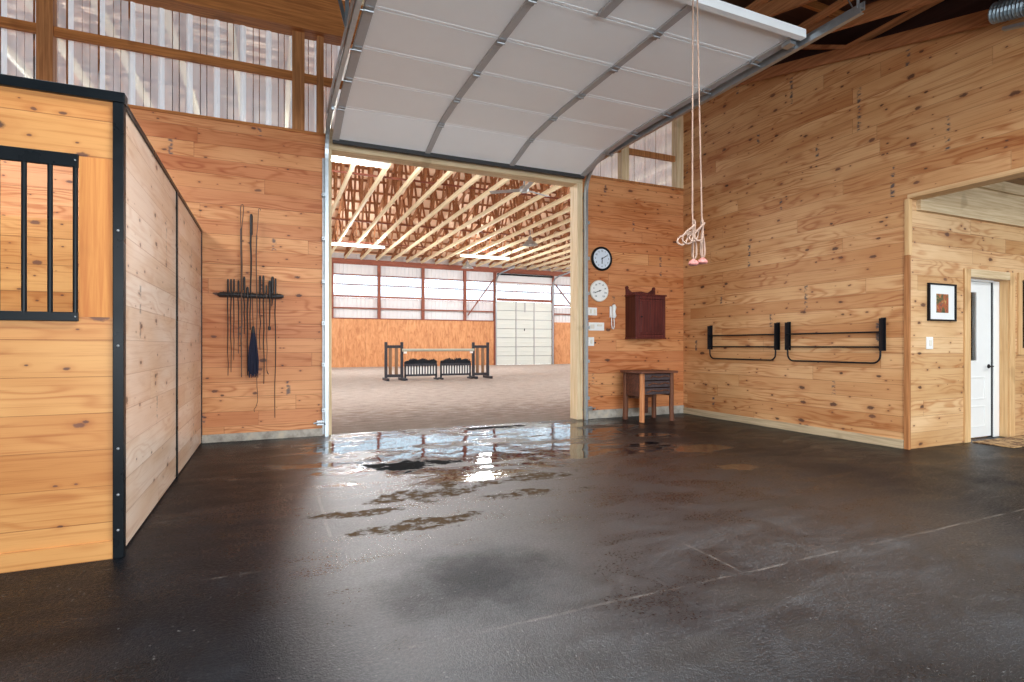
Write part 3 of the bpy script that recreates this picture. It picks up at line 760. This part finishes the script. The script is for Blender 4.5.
# thermometer dial
th = thing('dial_thermometer', 'round cream dial thermometer below the black rimmed clock', 'thermometer', (4.955, YB, 2.107))
MB().lathe([(0,-.001),(.17,-.001),(.178,-.015),(.178,-.028),(.168,-.036),(.160,-.030),(0,-.030)], (0,0,0), 'y', 48).build('rim', M['cream'], th, smooth=True)
fc = MB().lathe([(0,-.034),(.161,-.034),(.161,-.028),(0,-.028)], (0,0,0), 'y', 48).build('face', M['whiteplastic'], th)
for k, tx in enumerate(['-40','-20','0','20','40','60','80','100','120']):
    a = math.radians(230 - k*35)
    numeral(tx, .036, (.118*math.cos(a), -.0355, .118*math.sin(a)), fc, M['ink'])
a = math.radians(200)
MB().bar((-.03*math.cos(a),-.039,-.03*math.sin(a)), (.10*math.cos(a),-.039,.10*math.sin(a)), .003, .012, (math.sin(a),0,-math.cos(a))).build('needle', M['ink'], th)
MB().lathe([(0,-.044),(.012,-.042),(.012,-.034),(0,-.034)], (0,0,0), 'y', 12).build('hub', M['ink'], th)
# switch plates
def plate(name, label, cat, c, w, h, toggles, yface=YB):
    p = thing(name, label, cat, (c[0], yface, c[1]))
    MB().box(-w/2, w/2, -.012, 0, -h/2, h/2).build('cover_plate', M['whiteplastic'], p, .004)
    for (tx, tz, tw, thh) in toggles:
        MB().box(tx-tw/2, tx+tw/2, -.022, -.011, tz-thh/2, tz+thh/2).build('rocker', M['cream'], p, .002)
    return p
plate('light_switch', 'white two gang switch plate above the long intercom panel', 'switch', (4.835, 1.765), .17, .13, [(-.035,0,.03,.065),(.035,0,.03,.065)])
plate('intercom_panel', 'long white control panel between two white switch plates', 'panel', (4.91, 1.518), .30, .135, [(-.08,0,.07,.07),(.06,.02,.09,.03)])
sw = plate('light_switch', 'single white switch plate lowest below the long control panel', 'switch', (4.81, 1.27), .11, .145, [(0,0,.035,.065)])
MB().tube([(.07,-.005,-.02),(.07,-.03,-.02)], .012, 10).build('key_button', M['ink'], sw)
# telephone
ph = thing('wall_telephone', 'white corded telephone hanging on the boards left of the cabinet', 'telephone', (5.215, YB, 1.77))
MB().box(-.05,.05,-.035,0,-.10,.09).build('base', M['whiteplastic'], ph, .012)
MB().tube([(0,-.06,-.10),(0,-.075,-.07),(0,-.062,0),(0,-.075,.07),(0,-.06,.105)], [.030,.036,.026,.036,.030], 12).build('handset', M['whiteplastic'], ph, smooth=True)
MB().tube([(.01,-.05,-.11),(.025,-.04,-.18),(.03,-.03,-.25),(.015,-.03,-.29),(-.01,-.03,-.28),(-.022,-.03,-.22),(-.02,-.03,-.09)], .008, 7).build('cord', M['whiteplastic'], ph, smooth=True)
# wall cabinet
cb = thing('wall_cabinet', 'dark reddish brown wooden wall cabinet with one plank door', 'cabinet', (5.49, YB, 1.34))
W, D, Hc = .61, .27, .69
MB().box(0,.02,-D,0,0,Hc).box(W-.02,W,-D,0,0,Hc).box(.02,W-.02,-D,0,0,.02).box(.02,W-.02,-D,0,Hc-.02,Hc).box(.02,W-.02,-.015,0,.02,Hc-.02).build('body', M['mahog_dark'], cb)
MB().box(-.02,W+.02,-D-.035,0,Hc,Hc+.028).build('top_board', M['mahogany'], cb, .006)
MB().box(-.015,W+.015,-D-.03,0,-.025,0).build('bottom_board', M['mahogany'], cb, .006)
fr = MB().box(.0,.07,-D-.02,-D,0,Hc).box(W-.05,W,-D-.02,-D,0,Hc).box(.07,W-.05,-D-.02,-D,Hc-.05,Hc).box(.07,W-.05,-D-.02,-D,0,.05).build('face_frame', M['mahogany'], cb, .003)
dr = MB().box(.075,W-.055,-D-.018,-D-.002,.055,Hc-.055).box(.11,.28,-D-.026,-D-.018,.09,Hc-.09).box(.29,.52,-D-.026,-D-.018,.09,Hc-.09).build('door', M['mahogany'], cb, .003)
MB().lathe([(0,-.062),(.012,-.058),(.014,-.048),(.006,-.04),(.006,-.02)], (.10,-D+.0,.34), 'y', 12).build('knob', M['iron'], dr, smooth=True)
MB().prism([(0,0),(0,.10),(.02,.135),(.06,.10),(.12,.055),(W/2,.075),(W-.16,.055),(W-.08,.10),(W-.03,.145),(W,.10),(W,0)], .02, 'y', -.022).build('crest', M['mahogany'], cb, loc=(0,0,Hc+.028))
for xx in (.02, W-.03):
    MB().lathe([(0,-.02),(.028,-.018),(.032,0),(.028,.018),(0,.02)], (xx,-.012,Hc+.155), 'y', 14).build('finial', M['mahogany'], cb, smooth=True)
# rustic stand
sd_ = thing('rustic_stand', 'low rustic log legged wooden stand in the corner below the cabinet', 'table', (5.6, 7.24, 0))
MB().prism([(-.36,-.31),(.37,-.30),(.39,-.02),(.36,.27),(-.35,.27),(-.37,0)], .035, 'z', .765).build('tabletop', M['rustic_top'], sd_, .008)
for (lx, ly, mt, r) in ((-.28,-.22,'log',.042), (.28,-.24,'logdark',.038), (-.29,.2,'logdark',.045), (.28,.2,'logdark',.04)):
    MB().tube([(lx*1.02,ly*1.02,0),(lx,ly,.2),(lx+.004,ly,.45),(lx,ly,.77)], [r*1.0,r*.95,r,r*.92], 14).build('leg', M[mt], sd_, smooth=True)
m = MB()
for k in range(3):
    m.box(-.25,.25,-.245,-.215,.43+k*.112,.53+k*.112)
m.build('front_apron', M['carved'], sd_, .008)
m = MB()
for k, zz in enumerate((.485,.597,.709)):
    m.tube([(-.22+.04*k,-.25,zz-.02),(-.1,-.255,zz+.012),(.03,-.252,zz-.008),(.14,-.255,zz+.015),(.22,-.25,zz)], .011, 7)
m.build('twig_inlay', M['logdark'], sd_, smooth=True)
MB().box(-.31,-.28,-.18,.18,.40,.765).build('side_apron', M['rustic'], sd_, .004)
MB().box(.27,.30,-.18,.18,.40,.765).build('side_apron', M['rustic'], sd_, .004)
MB().box(-.25,.25,.19,.22,.40,.765).build('back_apron', M['rustic'], sd_, .004)
MB().tube([(-.27,.18,.36),(.0,.185,.35),(.27,.19,.36)], .02, 8).build('stretcher', M['logdark'], sd_, smooth=True)
MB().box(-.02,.14,.17,.19,.08,.36).build('back_slat', M['rustic'], sd_, .004)

# ------------------------------------------------------------------ blanket racks on the right wall
def blanket_rack(y0, y1, label):
    r = thing('blanket_rack', label, 'rack', (XW, (y0+y1)/2, 1.27), 'black blanket racks on the right wall')
    h = (y0-y1)/2
    for s in (1, -1):
        MB().box(-.012,0,s*h-.03,s*h+.03,-.13,.27).box(-.085,-.012,s*h-.006,s*h+.006,-.13,.26).build('bracket', M['iron'], r, .003)
    for z, x in ((.095,-.055), (-.085,-.05)):
        MB().tube([(x,-h,z),(x,h,z)], .011, 10).build('bar', M['iron'], r, smooth=True)
    c = .09; pts = [(-.045,h-.01,-.08),(-.045,h-.012,-.19)]
    for k in range(1, 6):
        a = k/5*PI/2; pts.append((-.045, h-.012-c+c*math.cos(a), -.19-c*math.sin(a)))
    q = [(x, -y, z) for x, y, z in pts[::-1]]
    MB().tube(pts+q, .011, 10).build('swing_loop', M['iron'], r, smooth=True)
blanket_rack(7.02, 5.70, 'black iron blanket rack nearer the corner with the stand')
blanket_rack(5.52, 4.21, 'black iron blanket rack nearer the side room opening')

# ------------------------------------------------------------------ side room: door, casing, picture, switch, mat, window frame
dr = struct(MB().box(7.98,8.70,YE+.115,YE+.155,.015,.90).box(7.98,8.06,YE+.115,YE+.155,.90,2.03).box(8.37,8.70,YE+.115,YE+.155,.90,2.03).box(8.06,8.37,YE+.115,YE+.155,.90,1.0).box(8.06,8.37,YE+.115,YE+.155,1.90,2.03).build('door_1', M['white']))
MB().box(8.05,8.38,YE+.106,YE+.116,.98,1.01).box(8.05,8.38,YE+.106,YE+.116,1.89,1.92).box(8.05,8.075,YE+.106,YE+.116,1.01,1.89).box(8.355,8.38,YE+.106,YE+.116,1.01,1.89).build('glazing_bead', M['white'], dr)
MB().box(8.06,8.37,YE+.13,YE+.138,1.0,1.9).build('door_glass', M['glass'], dr)
for z0, z1 in ((.14,.42), (.50,.80)):
    MB().box(8.10,8.56,YE+.108,YE+.116,z0,z0+.02).box(8.10,8.56,YE+.108,YE+.116,z1-.02,z1).box(8.10,8.12,YE+.108,YE+.116,z0+.02,z1-.02).box(8.54,8.56,YE+.108,YE+.116,z0+.02,z1-.02).build('raised_moulding', M['white'], dr, .003)
h = MB().lathe([(0,-.012),(.026,-.010),(.028,0)], (8.64,YE+.115,.93), 'y', 16).tube([(8.64,YE+.115,.93),(8.64,YE+.06,.93)], .009, 8).tube([(8.64,YE+.062,.93),(8.56,YE+.06,.928),(8.53,YE+.066,.926)], .009, 8).build('door_handle', M['iron'], dr, smooth=True)
struct(MB().box(8.70,8.712,YE+.10,YE+.155,0,2.05).build('door_gap_seal', M['rubber']))['label'] = 'black weather strip'
struct(MB().box(8.712,DX1-.012,YE+.09,YE+.158,0,2.05).box(7.966,8.712,YE+.09,YE+.158,2.035,DZ).build('door_jamb', M['white'], bevel=.003))
struct(MB().box(DX1-.012,DX1,YE-.0,YE+.158,0,DZ-.001).build('trim_22', M['trim_z']))
struct(MB().box(7.845,DX0,YE-.022,YE,0,DZ+.10).build('trim_23', M['trim_z'], bevel=.003))
struct(MB().box(DX1,8.98,YE-.022,YE,0,DZ+.10).build('trim_24', M['trim_z'], bevel=.003))
struct(MB().box(DX0,DX1,YE-.022,YE,DZ,DZ+.10).build('trim_25', M['palewood_x'], bevel=.003))
wf = struct(MB().box(9.07,9.16,YE-.022,YE,1.08,2.17).box(10.2,10.29,YE-.022,YE,1.08,2.17).box(9.16,10.2,YE-.022,YE,2.08,2.17).box(9.16,10.2,YE-.022,YE,1.08,1.17).build('window_3', M['trim_z'], bevel=.003))
MB().box(9.16,10.2,YE+.06,YE+.068,1.17,2.08).build('pane', M['glass'], wf)
# back room behind the glazed door
struct(MB().box(XW+.2,16,6.2,6.3,0,3.2).box(15.9,16,YE+.17,6.2,0,3.2).build('wall_beyond_door', M['alcove']))
pc = thing('framed_picture', 'black framed abstract print with white mat on the side room wall', 'picture', (7.378, YE, 1.722))
MB().box(-.275,.275,-.03,0,-.225,-.205).box(-.275,.275,-.03,0,.205,.225).box(-.275,-.252,-.03,0,-.205,.205).box(.252,.275,-.03,0,-.205,.205).build('frame', M['iron'], pc, .003)
MB().box(-.252,.252,-.014,-.002,-.205,.205).build('mat_board', M['white'], pc)
MB().box(-.115,.125,-.017,-.013,-.125,.10).build('print', M['art'], pc)
plate('light_switch', 'white switch plate beneath the framed picture', 'switch', (7.145, 1.233), .125, .145, [(0,0,.036,.066)], YE)
dm = MB().box(7.95,9.6,3.48,3.90,.001,.014).build('doormat', M['mat'], bevel=.004)
tag(dm, 'tan mottled doormat in front of the white door', 'mat')
# ribbed hose standing in for a flat ribbed panel near the top right corner
du = thing('panel_stand_in_hose', 'grey ribbed hose standing for a panel along the truss at the upper right', 'panel_stand_in', (6.5, 2.75, roof_z(2.75)+.06))
pts = []; rs = []
for k in range(64):
    f = k/63; pts.append((0, .26-.95*f, .064-.235*f)); rs.append(.10 if k % 2 else .088)
MB().tube(pts, rs, 16).build('stand_in_hose', M['panel_stand_in'], du)
MB().bar((.05,.20,-.11),(.05,-.69,-.33), .06, .03).build('support_strap', M['galv'], du)

# ------------------------------------------------------------------ riding arena beyond the opening
YF = 31.66; ZC = 6.05
struct(MB().box(-22, 42, YB+.06, YF+.2, -.2, -.001).build('floor_arena', M['sand']))
struct(MB().box(-22, 12.80, YF, YF+.12, 0, 2.74).box(16.8, 42, YF, YF+.12, 0, 2.74).build('wall_arena', M['ply']))
def corr_far(x0, x1, z0, z1, name):
    bm = MB(); pts = []; x = x0; k = 0
    while x < x1:
        pts += [(x, 0), (x+.16, 0), (x+.18, -.025), (x+.21, -.025)]; x += .23
    pts.append((x1, 0))
    A = [bm.bm.verts.new((px, YF+.15+py, z0)) for px, py in pts]; B = [bm.bm.verts.new((px, YF+.15+py, z1)) for px, py in pts]
    for i in range(len(pts)-1): bm.bm.faces.new((A[i], A[i+1], B[i+1], B[i]))
    struct(bm.build(name, M['metal']))
corr_far(-22, 12.8, 2.7, 3.93, 'wall_arena_metal'); corr_far(16.8, 42, 2.7, 3.75, 'wall_arena_metal_right')
corr_far(-22, 42, 5.17, 6.4, 'wall_arena_upper')
posts = [-17.75, -15.1, -12.45, -9.8, -7.2, -4.65, -2.05, .5, 3.06, 5.63, 8.2, 10.8, 12.78, 16.86, 19.5, 22.1, 24.7, 27.3, 29.9, 32.5, 35.1]
for i, p in enumerate(posts):
    struct(MB().box(p-.08, p+.08, YF-.06, YF+.1, 0 if p > 12 and p < 17 else 2.74, 5.8).build('trim_%d' % (30+i), M['redbrown']))
for i, (x0, x1, z, h) in enumerate(((-22,42,5.78,.30), (-22,12.7,3.93,.10), (-22,42,5.17,.05), (-22,42,4.62,.05), (-22,12.7,3.29,.07), (16.94,42,3.78,.10), (16.94,42,3.25,.07), (12.86,16.78,4.02,.16), (-22,12.7,2.72,.05))):
    struct(MB().box(x0, x1, YF-.05, YF+.06, z, z+h).build('trim_%d' % (60+i), M['redbrown_x']))
struct(MB().box(12.86,16.78, YF-.03, YF+.08, 5.08, 5.66).build('trim_70', M['metal']))
allp = sorted(posts)
wi = 4
for a, b in zip(allp, allp[1:]):
    z0, z1 = (4.18, 5.08) if 12 < a < 14 else ((3.85, 5.17) if a > 16 else (4.03, 5.17))
    struct(MB().box(a+.08, b-.08, YF+.10, YF+.11, z0, z1).build('window_%d' % wi, M['skylight'])); wi += 1
# diagonal braces
for xa, za, xb, zb, lab in ((10.95,3.05,12.7,5.4,'diagonal timber brace left of the white arena door'), (17.0,5.2,18.7,3.3,'diagonal timber brace right of the white arena door')):
    o = MB().bar((xa, YF-.10, za), (xb, YF-.10, zb), .05, .10, (0,1,0)).build('wall_brace', M['redbrown_x']); struct(o)
# far overhead door
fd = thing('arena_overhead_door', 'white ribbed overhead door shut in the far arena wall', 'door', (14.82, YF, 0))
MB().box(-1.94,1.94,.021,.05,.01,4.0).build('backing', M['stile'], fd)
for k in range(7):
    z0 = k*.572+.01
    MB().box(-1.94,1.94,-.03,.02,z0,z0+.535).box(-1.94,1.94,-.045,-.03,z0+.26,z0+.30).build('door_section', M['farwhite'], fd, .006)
for xx in (-.62, .66):
    MB().box(xx-.03, xx+.03, -.06, -.03, .01, 4.0).build('stile', M['stile'], fd)
MB().box(-.06,.0,-.06,-.045,2.15,2.3).build('handle', M['iron'], fd)
MB().box(-.04,.04,-.07,-.046,3.35,3.95).build('lock_bar', M['stile'], fd)
for s, xx in ((-1,-2.0),(1,2.0)):
    MB().tube([(xx,-.10,0),(xx,-.10,5.0),(xx,-.14,5.3),(xx,-.4,5.55),(xx,-.9,5.66),(xx,-2.9,5.75)], .045, 8).build('track', M['galv'], fd, smooth=True)
MB().box(-1.95,1.95,-.22,-.12,5.62,5.72).build('torsion_shaft', M['iron'], fd)

# trusses
RID = 3.0; Y0, Y1 = YB+.25, YF-.02; YM = (Y0+Y1)/2
def arena_truss(x, label):
    r = thing('roof_truss', label, 'truss', (x, YM, ZC), 'pale bottomed roof trusses of the arena')
    hl = (Y1-Y0)/2
    MB().box(-.042,.042,-hl,hl,0,.13).build('bottom_chord', M['lit_chord'], r)
    for s in (1, -1):
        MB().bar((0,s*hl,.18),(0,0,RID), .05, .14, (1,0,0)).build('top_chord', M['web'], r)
    N = 6
    top = lambda y: .12 + (RID-.12)*(1-abs(y)/hl)
    for s in (1, -1):
        for k in range(N):
            ya = s*hl*(k/N); yb = s*hl*((k+.5)/N); yc = s*hl*((k+1)/N)
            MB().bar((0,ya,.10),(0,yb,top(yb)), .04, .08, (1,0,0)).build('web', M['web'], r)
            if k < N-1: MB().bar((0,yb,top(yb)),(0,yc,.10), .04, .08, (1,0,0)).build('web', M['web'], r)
    return r
xs_tr = [2.03 + .865*k for k in range(-10, 23)]
first = None
for k, x in enumerate(xs_tr):
    if k < 10: lab = 'pale arena roof truss behind the clear panels, %s counted leftward from the door opening' % ORD[9-k]
    else: lab = 'pale arena roof truss seen through the opening, %s from its left jamb' % ORD[k-10]
    if first is None: first = arena_truss(x, lab)
    else: dup(first, (x, YM, ZC), lab)
# roof deck and purlins
def M_deck():
    t = NT('arena_roof_underlay'); f = t.noise(t.coord(), .5, 3)
    return t.out(t.mix(f, srgb(240,206,176), srgb(246,218,190)), .7)
dk = M_deck()
hl = (Y1-Y0)/2
for nm, s in (('ceiling_arena', -1), ('ceiling_arena_far', 1)):
    m = MB(); ye = YM + s*(hl+.3)
    m.prism([(YM, ZC+RID+.30), (ye, ZC+.32), (ye, ZC+.42), (YM, ZC+RID+.40)], 64, 'x', -22)
    struct(m.build(nm, dk))
for s in (-1, 1):
    for k in range(13):
        f = (k+.5)/13; y = YM + s*hl*f; z = ZC + .25 + (RID-.0)*(1-f)
        struct(MB().box(-22, 42, y-.02, y+.02, z-.05, z+.05).build('roof_purlin', M['shaded_purlin']))
# long bracing boards tying the trusses
for y in (12.2, 16.4, 22.6, 27.2):
    struct(MB().box(-22, 42, y-.03, y+.03, ZC+.14, ZC+.19).build('truss_tie', M['redbrown_x']))

# strip lights
def strip_light(x0, x1, y, z, label):
    t = thing('strip_light', label, 'ceiling light', ((x0+x1)/2, y, z), 'fluorescent strip lights in the arena')
    h = (x1-x0)/2
    MB().prism([(-.10,.07),(-.07,.0),(.07,.0),(.10,.07)], 2*h, 'x', -h).build('housing', M['white'], t, .004)
    for yy in (-.05, .05):
        MB().tube([(-h+.03,yy,-.025),(h-.03,yy,-.025)], .026, 10).build('tube', M['tube'], t, smooth=True)
    for xx in (-h*.7, h*.7):
        MB().bar((xx,0,.06),(xx,0,ZC-z+.02), .02, .02, (0,1,0)).build('hanger', M['galv'], t)
    return t
strip_light(.35, 2.70, 13.9, 5.75, 'bright strip light at the top left of the arena opening')
strip_light(2.35, 4.80, 25.5, 5.75, 'strip light far back at the left above the arena windows')
strip_light(8.70, 11.40, 26.2, 5.75, 'strip light far back right of centre above the arena windows')
strip_light(-6.4, -3.9, 13.9, 5.75, 'strip light behind the clear corrugated panels')
# bell pendant lamps
def pendant(x, y, z, r, label):
    t = thing('pendant_lamp', label, 'ceiling light', (x, y, z), 'bell lamps hanging from arena trusses')
    MB().lathe([(.05,.36),(.09,.30),(.10,.2),(r*.6,.14),(r,.0),(r*.97,.0),(r*.55,.12),(.05,.2)], (0,0,0), 'z', 24).build('shade', M['galv'], t, smooth=True)
    MB().lathe([(0,-.0),(.06,.02),(.08,.08),(.05,.16),(0,.18)], (0,0,0), 'z', 14).build('bulb', M['white'], t, smooth=True)
    MB().tube([(0,0,.34),(0,0,ZC-z+.02)], .015, 8).build('rod', M['galv'], t)
pendant(10.0, 20.8, 5.45, .34, 'grey bell lamp hanging nearer right in the arena')
pendant(10.05, 29.0, 5.55, .34, 'small bell lamp hanging far back near the arena windows')
# ceiling fan
fn = thing('ceiling_fan', 'grey ceiling fan under the trusses at the top right of the opening', 'fan', (6.45, 13.8, 5.55))
MB().lathe([(0,-.08),(.10,-.07),(.14,0),(.12,.08),(.04,.12),(0,.12)], (0,0,0), 'z', 20).build('motor', M['galv'], fn, smooth=True)
MB().tube([(0,0,.1),(0,0,.55)], .025, 8).build('down_rod', M['galv'], fn)
for k in range(3):
    a = math.radians(20 + 120*k)
    Mx = Matrix.Rotation(a, 4, 'Z') @ Matrix.Rotation(.2, 4, 'X')
    MB().box(.12,1.0,-.085,.085,-.006,.006, Mx).build('blade', M['galvdull'], fn, .002)

# ------------------------------------------------------------------ show jump
YJ = 18.98
def standard(xa, xb, label):
    w = xb-xa
    t = thing('jump_standard', label, 'jump stand', ((xa+xb)/2, YJ, 0), 'black jump wing stands')
    for s in (-1, 1):
        MB().box(s*w/2-.045, s*w/2+.045, -.045, .045, 0, 1.33).build('post', M['navy'], t, .005)
        MB().box(s*w/2-.05, s*w/2+.05, -.38, .38, 0, .09).build('foot', M['navy'], t, .005)
    for z in (.16, 1.17): MB().box(-w/2+.045, w/2-.045, -.03, .03, z-.05, z+.05).build('cross_rail', M['navy'], t, .004)
    for xx in (-.12, .09): MB().box(xx-.06, xx+.05, -.015, .015, .21, 1.12).build('slat', M['jumpbrown'], t, .003)
    return t
standard(3.61, 4.16, 'black jump wing stand on the left of the white picket gates')
standard(6.80, 7.37, 'black jump wing stand on the right, nearer the arena door')
for xx, nm in ((4.26,'left'), (6.70,'right')):
    cpo = tag(MB().box(xx-.05, xx+.05, YJ-.11, YJ-.046, .93, 1.0).box(xx-.05, xx-.04, YJ-.11, YJ-.046, 1.0, 1.06).box(xx+.04, xx+.05, YJ-.11, YJ-.046, 1.0, 1.06).build('jump_cup', M['white'], bevel=.003), 'white jump cup at the %s end of the pole' % nm, 'cup', 'white jump cups')
tag(MB().tube([(4.16, YJ-.075, 1.05), (6.80, YJ-.075, 1.05)], .05, 14).build('jump_pole', M['pole'], smooth=True), 'pale grey green pole laid across the two jump stands', 'pole')
for xa, xb, lab in ((4.25,5.42,'picket jump gate with black brush top on the left side'), (5.54,6.70,'picket jump gate with black brush top on the right side')):
    w = xb-xa
    t = thing('jump_gate', lab, 'jump gate', ((xa+xb)/2, YJ, 0), 'picket jump gates under the pole')
    MB().box(-w/2, w/2, -.03, .03, .13, .20).build('bottom_rail', M['navy'], t, .004)
    MB().box(-w/2, w/2, -.05, .05, .49, .57).build('top_rail', M['navy'], t, .004)
    for s in (-1, 1):
        MB().box(s*(w/2-.03)-.03, s*(w/2-.03)+.03, -.03, .03, 0, .57).build('post', M['navy'], t, .004)
        MB().box(s*(w/2-.03)-.035, s*(w/2-.03)+.035, -.22, .22, 0, .06).build('foot', M['navy'], t, .004)
    for k in range(21):
        xx = -w/2+.085+k*(w-.17)/20
        MB().box(xx-.0255, xx+.0255, -.012, .012, .19, .50).build('picket', M['white'] if k % 2 == 0 else M['navy'], t, .003)
    m = MB()
    for k in range(240):
        xx = random.uniform(-w/2+.02, w/2-.02); e = 1-(2*xx/w)**6
        a = random.uniform(-.06,.06)
        m.tube([(xx, a*.5, .56), (xx+random.uniform(-.03,.03), a, .60+.07*e), (xx+random.uniform(-.06,.06), a*1.8, .60+.17*e*(.8+.2*math.sin(xx*17))*random.uniform(.7,1.05))], [.02,.024,.006], 5)
    m.build('brush_top', M['foliage'], t)

# ------------------------------------------------------------------ light
W = bpy.data.worlds.new('overcast'); SC.world = W; W.use_nodes = True
nt = W.node_tree; bg = nt.nodes['Background']
tc = nt.nodes.new('ShaderNodeTexCoord'); sp = nt.nodes.new('ShaderNodeSeparateXYZ'); rp = nt.nodes.new('ShaderNodeValToRGB')
nt.links.new(tc.outputs['Generated'], sp.inputs[0]); nt.links.new(sp.outputs[2], rp.inputs[0]); nt.links.new(rp.outputs[0], bg.inputs[0])
rp.color_ramp.elements[0].position = 0; rp.color_ramp.elements[0].color = (.82,.90,.96,1)
rp.color_ramp.elements[1].position = .6; rp.color_ramp.elements[1].color = (1,1,1,1)
# overcast strengthened towards the arena's far side, to boost the floor glare
mr = nt.nodes.new('ShaderNodeMapRange'); mr.interpolation_type = 'SMOOTHSTEP'
nt.links.new(sp.outputs[1], mr.inputs[0]); mr.inputs[1].default_value = .45; mr.inputs[2].default_value = .95; mr.inputs[3].default_value = 1.4; mr.inputs[4].default_value = 4.2
nt.links.new(mr.outputs[0], bg.inputs[1])
def area(name, loc, rot, sx, sy, power, col=(.90,.96,1.0)):
    l = bpy.data.lights.new(name, 'AREA'); l.shape = 'RECTANGLE'; l.size = sx; l.size_y = sy; l.energy = power; l.color = col
    o = bpy.data.objects.new(name, l); COL.objects.link(o); o.location = loc; o.rotation_euler = rot
    return o
# added fill lights under the barn roof, out of frame, no fittings built
for i, (x, y, pw) in enumerate(((-2.5,3.0,30),(1.2,2.4,130),(4.4,.6,120),(1.2,-2.0,60),(4.6,-2.0,80))):
    area('barn_fill_light', (x, y, roof_z(y)-.1), (0,0,0), 2.4, .3, pw)
# area light added at the near end as daylight, lifting the raised door
area('near_end_daylight_fill', (1.5, -6.6, 1.7), (math.radians(100),0,0), 10, 3.2, 560, (.86,.94,1.0))
area('side_room_area_light', (9.4, 1.6, 3.2), (0,0,0), 1.6, .4, 60)  # area light under the side-room ceiling, no fitting built
area('back_room_fill_light', (11.5, 5.0, 2.9), (0,0,0), 1.6, .4, 130)  # added fill, brightens what shows through the door glass
area('stall_fill_light', (-3.0, 5.8, 4.2), (0,0,0), 1.4, .4, 110)  # added fill, brightens the stall lining behind the bars
# the four strip lights built above, plus unseen fills added beyond the opening
for (x, y, z) in ((1.5,13.9,5.68), (-5.15,13.9,5.68), (3.6,25.5,5.68), (10.05,26.2,5.68), (-12,13.9,5.7), (11.5,13.9,5.7), (18.5,13.9,5.7),
                  (-4,25.8,5.7), (-11,25.8,5.7), (19,26,5.7), (26,26,5.7)):
    area('arena_lamp_and_fill', (x, y, z), (0,0,0), 2.3, .2, 120)
    l = bpy.data.lights.new('arena_roof_fill_light', 'POINT'); l.energy = 290; l.color = (.95,.98,1.0); l.shadow_soft_size = .35  # point light added below each spot to brighten trusses and deck
    o = bpy.data.objects.new('arena_roof_fill_light', l); COL.objects.link(o); o.location = (x, y, z-.55)

# ------------------------------------------------------------------ camera
cam = bpy.data.cameras.new('camera'); co = bpy.data.objects.new('camera', cam); COL.objects.link(co)
co.location = (0, 0, 1.2); co.rotation_euler = (PI/2, 0, -.4148)
cam.sensor_width = 36; cam.lens = 546.2/1024*36; cam.shift_y = 4.8/1024; cam.clip_start = .05; cam.clip_end = 300
SC.camera = co
SC.view_settings.view_transform = 'Standard'; SC.view_settings.look = 'None'
SC.view_settings.exposure = 0.56; SC.view_settings.gamma = 1; SC.view_settings.use_curve_mapping = False
SC.cycles.max_bounces = 10; SC.cycles.diffuse_bounces = 5; SC.cycles.glossy_bounces = 4; SC.cycles.transparent_max_bounces = 12
SC.cycles.sample_clamp_indirect = 6
